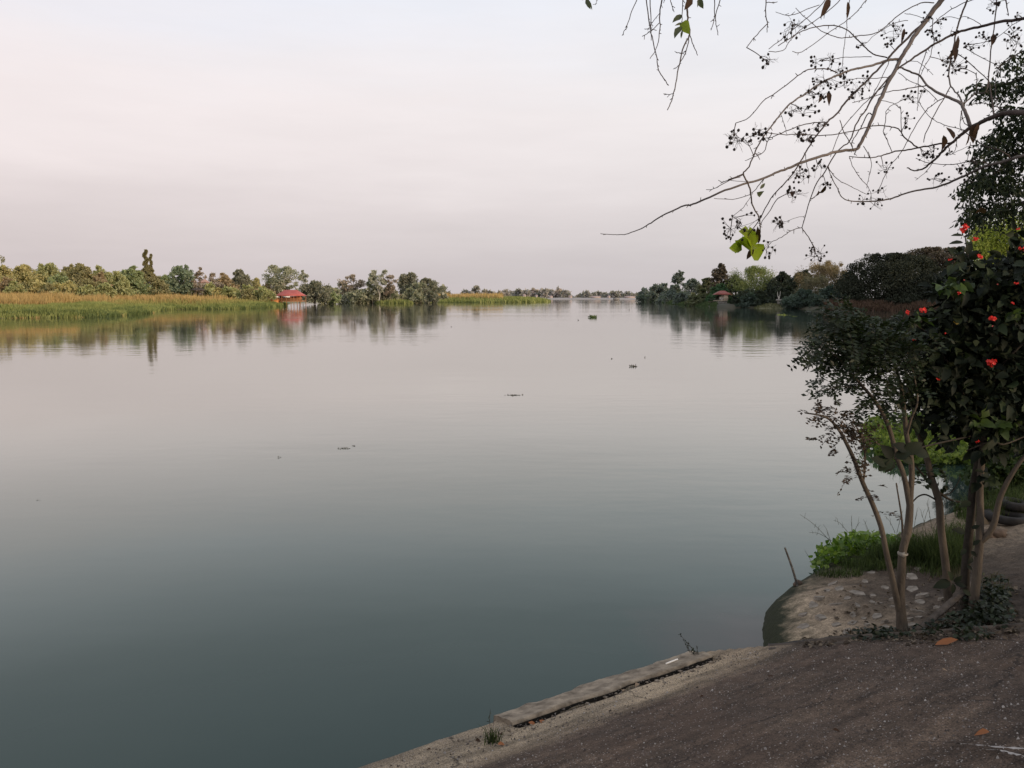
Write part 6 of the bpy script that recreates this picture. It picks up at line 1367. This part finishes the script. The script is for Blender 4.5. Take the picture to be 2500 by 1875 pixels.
# two worn tyres
RUB = plain_mat('rubber', (.010, .009, .0085), (.028, .025, .022), 8, .8, .6, 50)
def tyre(px, py, R_, rt, lab, dz=0, tilt=0):
    q = ground_pt(px, py); q[2] += dz; mb = MB(); n, m_ = 40, 12; a = np.arange(n) * 2 * math.pi / n; b = np.arange(m_) * 2 * math.pi / m_
    Aa, Bb = np.meshgrid(a, b, indexing='ij'); sq = lambda c: np.sign(c) * np.abs(c) ** .65
    tread = 1 + .02 * (np.arange(n)[:, None] % 2) * (np.cos(Bb) > .55)
    rad = R_ + rt * sq(np.cos(Bb)) * tread; z = rt * .85 * sq(np.sin(Bb))
    V = np.stack([rad * np.cos(Aa), rad * np.sin(Aa), z], -1).reshape(-1, 3); i, j = np.meshgrid(np.arange(n), np.arange(m_), indexing='ij')
    F_ = np.stack([i * m_ + j, ((i + 1) % n) * m_ + j, ((i + 1) % n) * m_ + (j + 1) % m_, i * m_ + (j + 1) % m_], -1).reshape(-1, 4)
    mb.add(V, F_); o = mb.build('worn_tyre', RUB, None, True); o.location = q + np.array([0, 0, rt * .8]); o.rotation_euler = (tilt, .05, 0); return tag(o, lab, 'tyre', 'worn tyres at the path end')
tyre(2458, 1272, .19, .055, 'wide worn black tyre lying flat at the end of the path')
tyre(2474, 1264, .12, .055, 'smaller worn tyre stacked on the wide flat one', .10, .06)
# leaning plank
a0 = ground_pt(2246, 1540); b0 = at_y(2366, 1434, ground_pt(2366, 1480)[1]); o = empty('wooden_plank', a0, 'narrow weathered plank leaning among the trunks', 'plank'); mb = MB()
d = unit(b0 - a0); sd_ = unit(np.cross(d, [0, -.5, 1])); nn = np.cross(sd_, d); a1 = a0 - d * .05 + nn * .01; L_ = np.linalg.norm(b0 - a0) + .1
V = []
for t in np.linspace(0, 1, 9):
    c = a1 + d * L_ * t; w_ = .024 * (1 + .12 * r.normal()); V += [c - sd_ * w_ - nn * .011, c + sd_ * w_ - nn * .011, c + sd_ * w_ + nn * .011, c - sd_ * w_ + nn * .011]
F_ = [[i * 4 + j, i * 4 + (j + 1) % 4, i * 4 + 4 + (j + 1) % 4, i * 4 + 4 + j] for i in range(8) for j in range(4)] + [[3, 2, 1, 0], [32, 33, 34, 35]]
mb.add(V, F_); mb.build('board', plain_mat('weathered_wood', (.045, .036, .028), (.13, .105, .085), 14, .9, .8, 50, stretch=(1, 1, 3)), o)
# flat stone chips set in the mound
CHIP = plain_mat('stone_chip', (.10, .085, .068), (.26, .225, .185), 12, .9, .8, 40)
CHIPS = [(430, 1515, 62), (470, 1410, 40), (365, 1470, 55), (470, 1460, 52), (560, 1475, 46), (620, 1418, 66), (672, 1447, 58), (682, 1482, 50), (500, 1346, 44), (592, 1325, 44), (636, 1333, 44), (597, 1282, 46), (500, 1266, 88), (385, 1240, 60), (345, 1206, 60), (590, 1138, 44), (550, 1194, 36), (677, 1234, 46), (845, 1240, 90), (882, 1116, 52), (845, 1170, 60), (905, 1286, 70), (902, 1325, 72), (733, 1356, 56), (800, 1350, 40), (880, 1378, 98), (1010, 1362, 70), (890, 1421, 50), (830, 1436, 40), (840, 1466, 60), (362, 1337, 80), (225, 1346, 60), (160, 1480, 80), (270, 1421, 60), (155, 1405, 54), (260, 1300, 60), (725, 1302, 46), (760, 1215, 40), (1405, 1380, 60), (700, 1064, 60), (800, 1058, 44), (440, 1300, 50), (310, 1255, 44), (540, 1430, 30), (1390, 1450, 66), (1030, 1310, 40)]
for i, (zx, zy, wz) in enumerate(CHIPS):
    q = ground_pt(1900 + zx * 600 / 1555, 960 + zy * 600 / 1555); s_ = ppm(q[1]); R_ = wz * ZS * s_ * .62; k = r.integers(5, 8)
    ang = np.sort(r.random(k) * .5 + np.arange(k)) * 6.283 / k; rad = R_ * r.uniform(.6, 1.1, k); e = .02
    gx_ = (gz(q[0] + e, q[1]) - gz(q[0] - e, q[1]))[0] / (2 * e); gy_ = (gz(q[0], q[1] + e) - gz(q[0], q[1] - e))[0] / (2 * e)
    gx_ = np.clip(gx_, -.4, .4); gy_ = np.clip(gy_, -.4, .4)
    xy = np.stack([np.cos(ang) * rad, np.sin(ang) * rad * 1.25], 1); tl = r.normal(size=2) * .12
    h0 = xy @ np.array([gx_ + tl[0], gy_ + tl[1]]); up = .008 + .004 * r.random()
    topv = np.c_[xy * .92, h0 + up]; botv = np.c_[xy, h0 - .02]; mb = MB(); mb.poly(topv)
    mb.add(np.vstack([topv, botv]), [[j, (j + k), (j + 1) % k + k, (j + 1) % k] for j in range(k)])
    o = mb.build('stone_chip', CHIP); o.location = q
    lab = 'flat pale stone chip half sunk in the bare dirt mound'
    if i == 0: lab = 'largest pale flat stone chip, lowest on the mound by the paving edging'
    if i in (38, 44): lab = 'flat stone lying in the litter right of the trunks'
    tag(o, lab, 'stone chip', 'flat stone chips set in the dirt mound')
# leaf litter and small dark plants round the trunks
LIT = leaf_mat('litter', (.030, .022, .016), (.105, .078, .055), .15, .8, .15, third=(.19, .15, .11))
mb = MB(); pts = []
for cx, cy, rx, ry, n in [(2150, 1555, 130, 18, 190), (2260, 1560, 100, 20, 170), (2380, 1540, 110, 26, 260), (2330, 1500, 70, 26, 110), (2450, 1520, 60, 30, 110), (2020, 1570, 70, 10, 60), (1980, 1575, 30, 8, 30), (2440, 1460, 60, 40, 60), (2300, 1440, 70, 40, 40), (2100, 1480, 140, 50, 50)]:
    for _ in range(n):
        a = r.random() * 6.283; q = np.sqrt(r.random()); pts.append((cx + math.cos(a) * q * rx, cy + math.sin(a) * q * ry))
G = np.array([ground_pt(*p) for p in pts]); n = len(G); G[:, 2] += .012
leaves8(mb, G, unit(np.c_[r.normal(size=(n, 2)), r.normal(size=n) * .15]), rand_dirs(n, r, 2.5), r.uniform(.02, .062, n), r.uniform(.012, .034, n), 0, .3, .2, .5)
tag(mb.build('leaf_litter', LIT), 'brown dead leaf litter along the foot of the trunks', 'leaf litter', kind='stuff')
LWD = leaf_mat('dark_groundleaf', (.007, .011, .006), (.026, .036, .016), .15, .5, .25)
mb = MB(); 
for cx, cy, rx, ry, n, hh in [(2160, 1553, 70, 12, 150, .05), (2120, 1560, 50, 8, 80, .04), (2400, 1500, 55, 38, 420, .13), (2440, 1520, 40, 22, 160, .09), (2350, 1530, 50, 22, 170, .07), (2420, 1470, 50, 30, 240, .16), (2370, 1560, 50, 10, 80, .05), (2260, 1545, 40, 14, 60, .05)]:
    a = r.random(n) * 6.283; q = np.sqrt(r.random(n)); G = np.array([ground_pt(cx + math.cos(x) * w * rx, cy + math.sin(x) * w * ry) for x, w in zip(a, q)]); G[:, 2] += r.random(n) * hh
    leaves8(mb, G, unit(np.c_[r.normal(size=(n, 2)), r.normal(size=n) * .4 + .1]), rand_dirs(n, r, 1.5), r.uniform(.025, .06, n), r.uniform(.016, .036, n))
tag(mb.build('weeds', LWD), 'small dark leafy weeds around the foot of the trunks', 'weeds', kind='stuff')
GR2 = leaf_mat('dull_grass', (.05, .048, .028), (.12, .11, .06), .2, .7, .1)
mb = MB(); 
for cx, cy, rx, ry, n, hh in [(2325, 1400, 40, 26, 260, .10), (2262, 1365, 26, 10, 160, .07), (2420, 1440, 50, 30, 250, .09)]:
    a = r.random(n) * 6.283; q = np.sqrt(r.random(n)); G = np.array([ground_pt(cx + math.cos(x) * w * rx, cy + math.sin(x) * w * ry) for x, w in zip(a, q)])
    blades(mb, G, hh * r.uniform(.5, 1.2, n), .005, .9, r)
tag(mb.build('dry_grass', GR2), 'dull dry grass tufts between the trunks', 'grass', kind='stuff')
def weed(name, lab, px, py, stems_, mat, lw, ll, nl, surf=ground_pt):
    q = surf(px, py); o = empty(name, q, lab, 'weed'); st = MB(); lf = MB()
    for tx, ty in stems_:
        e = at_y(tx, ty, q[1] + r.normal() * .04); w_ = smoothpath([q, q * .5 + e * .5 + r.normal(size=3) * .012, e], 4); st.tube(w_, [.0022, .0010], 4)
        k = r.integers(1, len(w_), nl); D = rand_dirs(nl, r, .3); leaves8(lf, w_[k], D, rand_dirs(nl, r, 1), ll * r.uniform(.6, 1.3, nl), lw * r.uniform(.6, 1.3, nl))
    st.build('stem', BARK_TWIGD, o); lf.build('foliage', mat, o); return o
weed('weed', 'dark twiggy weed hanging over the water at the end of the kerb', 1705, 1603, [(1660, 1549), (1668, 1560), (1680, 1570), (1700, 1575), (1690, 1585), (1720, 1598)], LWD, .010, .022, 12, on_pave)
weed('weed', 'green grass tuft with a tall wispy stalk at the sandy edge', 1200, 1812, [(1197, 1732), (1205, 1760), (1192, 1785), (1210, 1788), (1222, 1792), (1190, 1795)], LWD, .006, .03, 5, on_pave)
q = on_pave(1203, 1812); mb = MB(); n = 70; P = q + np.c_[r.normal(size=(n, 2)) * .022, np.zeros(n)]; blades(mb, P, r.uniform(.06, .13, n), .005, .8, r)
tag(mb.build('grass_tuft', GRS), 'small green grass tuft on the sandy paving edge', 'grass tuft', kind='stuff')
def deadleaf(lab, px, py, L_, W_, mat, surf=on_pave, lift=.012, name='dead_leaf'):
    q = surf(px, py); o = empty(name, q, lab, 'leaf', 'dead leaves lying on the paved slope'); a = r.random() * 6.28; mb = MB()
    leaves8(mb, (q + np.array([0, 0, lift]))[None], np.array([[math.cos(a), math.sin(a) * .6, .05]]), np.array([[.1, -.4, 1]]), L_, W_, 0, .4, .3, .4); mb.build('blade', mat, o)
RUST = leaf_mat('rust_leaf', (.20, .075, .035), (.30, .13, .06), .2, .8)
q0, q1 = ground_pt(2282, 1583), ground_pt(2342, 1572); o = empty('dead_leaf', q0, 'long orange dry leaf lying by the paving edging', 'leaf'); mb = MB()
leaves8(mb, (q0 + [0, 0, .02])[None], (q1 - q0 + np.array([0, 0, .02]))[None], np.array([[0, -.6, 1]]), np.linalg.norm(q1 - q0), .05, 0, .1, .3, .4); mb.build('blade', RUST, o)
deadleaf('dark curled dead leaf alone near the top of the paving', 1877, 1652, .06, .035, DRYLEAF)
deadleaf('tan dead leaf on the paving at the right above the white scrap', 2415, 1792, .07, .028, RUST)
deadleaf('small pale dead leaf below the edging on the right', 2300, 1637, .03, .014, DRYPALE)
deadleaf('small dark dead leaf low on the left of the paving', 1717, 1702, .03, .016, DRYLEAF)
deadleaf('small dark dead leaf flat in the middle of the paving', 2032, 1787, .045, .02, DRYLEAF)
deadleaf('dark dead leaf lying on the pale sandy edge', 1052, 1833, .028, .014, DRYLEAF)
deadleaf('brown curled leaf beside the green grass tuft', 1225, 1800, .045, .03, DRYLEAF)
deadleaf('rusty leaf just below the green grass tuft', 1215, 1822, .05, .025, RUST)
deadleaf('brown dead leaf left of the green grass tuft', 1160, 1813, .04, .025, DRYLEAF)
deadleaf('rusty leaf heap piece at the near end of the kerb', 1290, 1768, .05, .028, RUST)
deadleaf('second rusty leaf at the near end of the kerb', 1318, 1762, .05, .03, RUST)
deadleaf('yellowish dead leaf beside the middle of the kerb', 1520, 1692, .05, .03, DRYPALE)
deadleaf('pale crumpled leaf in the gap right of the kerb middle', 1558, 1672, .045, .03, DRYPALE)
# twig pieces near the corner, white rod, torn white strips
o = empty('dry_twig', ground_pt(1965, 1570), 'crooked dry twig lying at the corner of the mound', 'twig'); mb = MB()
for a_, b_, c_ in [((1955, 1566), (1972, 1574), (1995, 1588)), ((1962, 1560), (1966, 1572), (1975, 1582)), ((1950, 1572), (1975, 1570), (1990, 1566))]:
    mb.tube(smoothpath([ground_pt(*a_) + [0, 0, .012], ground_pt(*b_) + [0, 0, .03], ground_pt(*c_) + [0, 0, .012]], 4), [.005, .003], 5)
mb.build('twig', BARK_SAP, o)
o = empty('white_rod', on_pave(1612, 1610), 'short white plastic rod lying on the broken kerb', 'rod'); mb = MB(); mb.tube([on_pave(1626, 1631, .034), on_pave(1654, 1620, .034)], [.006, .006], 8); mb.build('rod', WHITEP, o)
def strip(lab, pts, wpx, mat):
    mb = MB(); q = np.array([on_pave(a, b, .016) for a, b in pts]); S_ = smoothpath(q, 6); n = len(S_)
    t = unit(np.gradient(S_, axis=0)); sd_ = unit(np.cross(t, [0, 0, 1.0])); w_ = np.interp(np.linspace(0, 1, n), np.linspace(0, 1, len(wpx)), wpx) * ppm(3.1) / 2 * r.uniform(.4, 1.3, n)
    w2 = w_ * r.uniform(.5, 1.4, n); V = np.vstack([S_ - sd_ * w_[:, None], S_ + sd_ * w2[:, None] + np.c_[np.zeros((n, 2)), r.random(n) * .006]]); i = np.arange(n - 1)
    mb.add(V, np.stack([i, i + 1, i + n + 1, i + n], 1)); o = mb.build('torn_strip', mat); origin_to(o, S_[0]); return tag(o, lab, 'scrap', 'torn pale strips on the paving')
WSC = plain_mat('pale_scrap', (.20, .18, .165), (.42, .39, .36), 30, .9, .6, 60)
strip('long torn whitish strip at the lower right corner of the paving', [(2330, 1822), (2380, 1826), (2430, 1832), (2510, 1836)], [2, 7, 12, 10], WSC)
strip('second torn whitish strip just below the long one', [(2395, 1838), (2440, 1840), (2480, 1850), (2515, 1858)], [2, 10, 16, 6], WSC)
strip('thin pale scrap line under the torn strips', [(2262, 1856), (2290, 1866), (2310, 1868)], [1, 3, 1], WSC)
strip('thin dark torn seam running left from the whitish strips', [(2165, 1814), (2230, 1818), (2290, 1818), (2345, 1824)], [2, 6, 5, 3], plain_mat('dark_seam', (.008, .007, .006), (.018, .015, .013), 30))
strip('pale plaster smear at the upper left corner of the paving', [(1775, 1613), (1810, 1614), (1840, 1610), (1865, 1604)], [2, 8, 7, 2], plain_mat('plaster', (.16, .13, .10), (.28, .24, .19), 20))
# loose grit on the paving
mb = MB(); n = 30000; u = r.uniform(-1.2, 5.2, n); v = r.uniform(.12, 3.4, n); q = pave_local(u, v); j = (q[:, 0] - J0[0]) * JN[0] + (q[:, 1] - J0[1]) * JN[1]
k = (j > .12) & (vnoise(u * 1.3, v * 3, 7) > r.random(n) * .9); q = q[k]; n = len(q); s_ = .0018 + .0062 * r.random(n) ** 4
P = np.c_[q, pave_z(q[:, 0], q[:, 1]) + fbm(u[k] * 2.2, v[k] * 2.2, 41, 4) * .05 * np.clip(v[k], .1, 1) + .004]
tet = np.array([[-1, -.7, -.5], [1, -.6, -.5], [.1, 1, -.5], [0, 0, .8]]); ro = r.random(n) * 6.28
V = np.stack([np.stack([tet[i, 0] * np.cos(ro) - tet[i, 1] * np.sin(ro), tet[i, 0] * np.sin(ro) + tet[i, 1] * np.cos(ro), np.full(n, tet[i, 2])], 1) * (s_ * r.uniform(.7, 1.5, n))[:, None] + P for i in range(4)], 1).reshape(-1, 3)
i = np.arange(n)[:, None] * 4; mb.add(V, np.concatenate([i + np.array([[0, 1, 3]]), i + np.array([[1, 2, 3]]), i + np.array([[2, 0, 3]])]))
tag(mb.build('gravel', leaf_mat('grit', (.045, .036, .030), (.12, .10, .088), 0, .9, .1, third=(.34, .31, .28))), 'loose pale grit scattered over the dark paving', 'gravel', kind='stuff')

# broken bits of concrete and pebbles along the kerb and the sandy edge
mb = MB(); v, f = ico()
for _ in range(120):
    if r.random() < .55: u, w_ = r.uniform(GAP0 - .1, GAP1), .25 + abs(r.normal()) * .05
    else: u, w_ = r.uniform(-1.3, GAP1 + .4), .1 + abs(r.normal()) * .22
    if GAP0 < u < GAP1 and w_ < .2: continue
    q = pave_local(np.array([u]), np.array([w_]))[0]; s_ = .003 + .015 * r.random() ** 4
    k = 1 + .7 * (r.random((len(v), 1)) - .5); mb.add(v * k * s_ * np.array([1.2, 1, .6]) + np.array([q[0], q[1], pave_z(q[0], q[1]) + s_ * .2]), f)
tag(mb.build('rubble', plain_mat('rubble_stone', (.07, .055, .042), (.26, .215, .165), 30, .9, .8, 60)), 'broken concrete crumbs and pebbles along the kerb and sandy edge', 'rubble', kind='stuff')
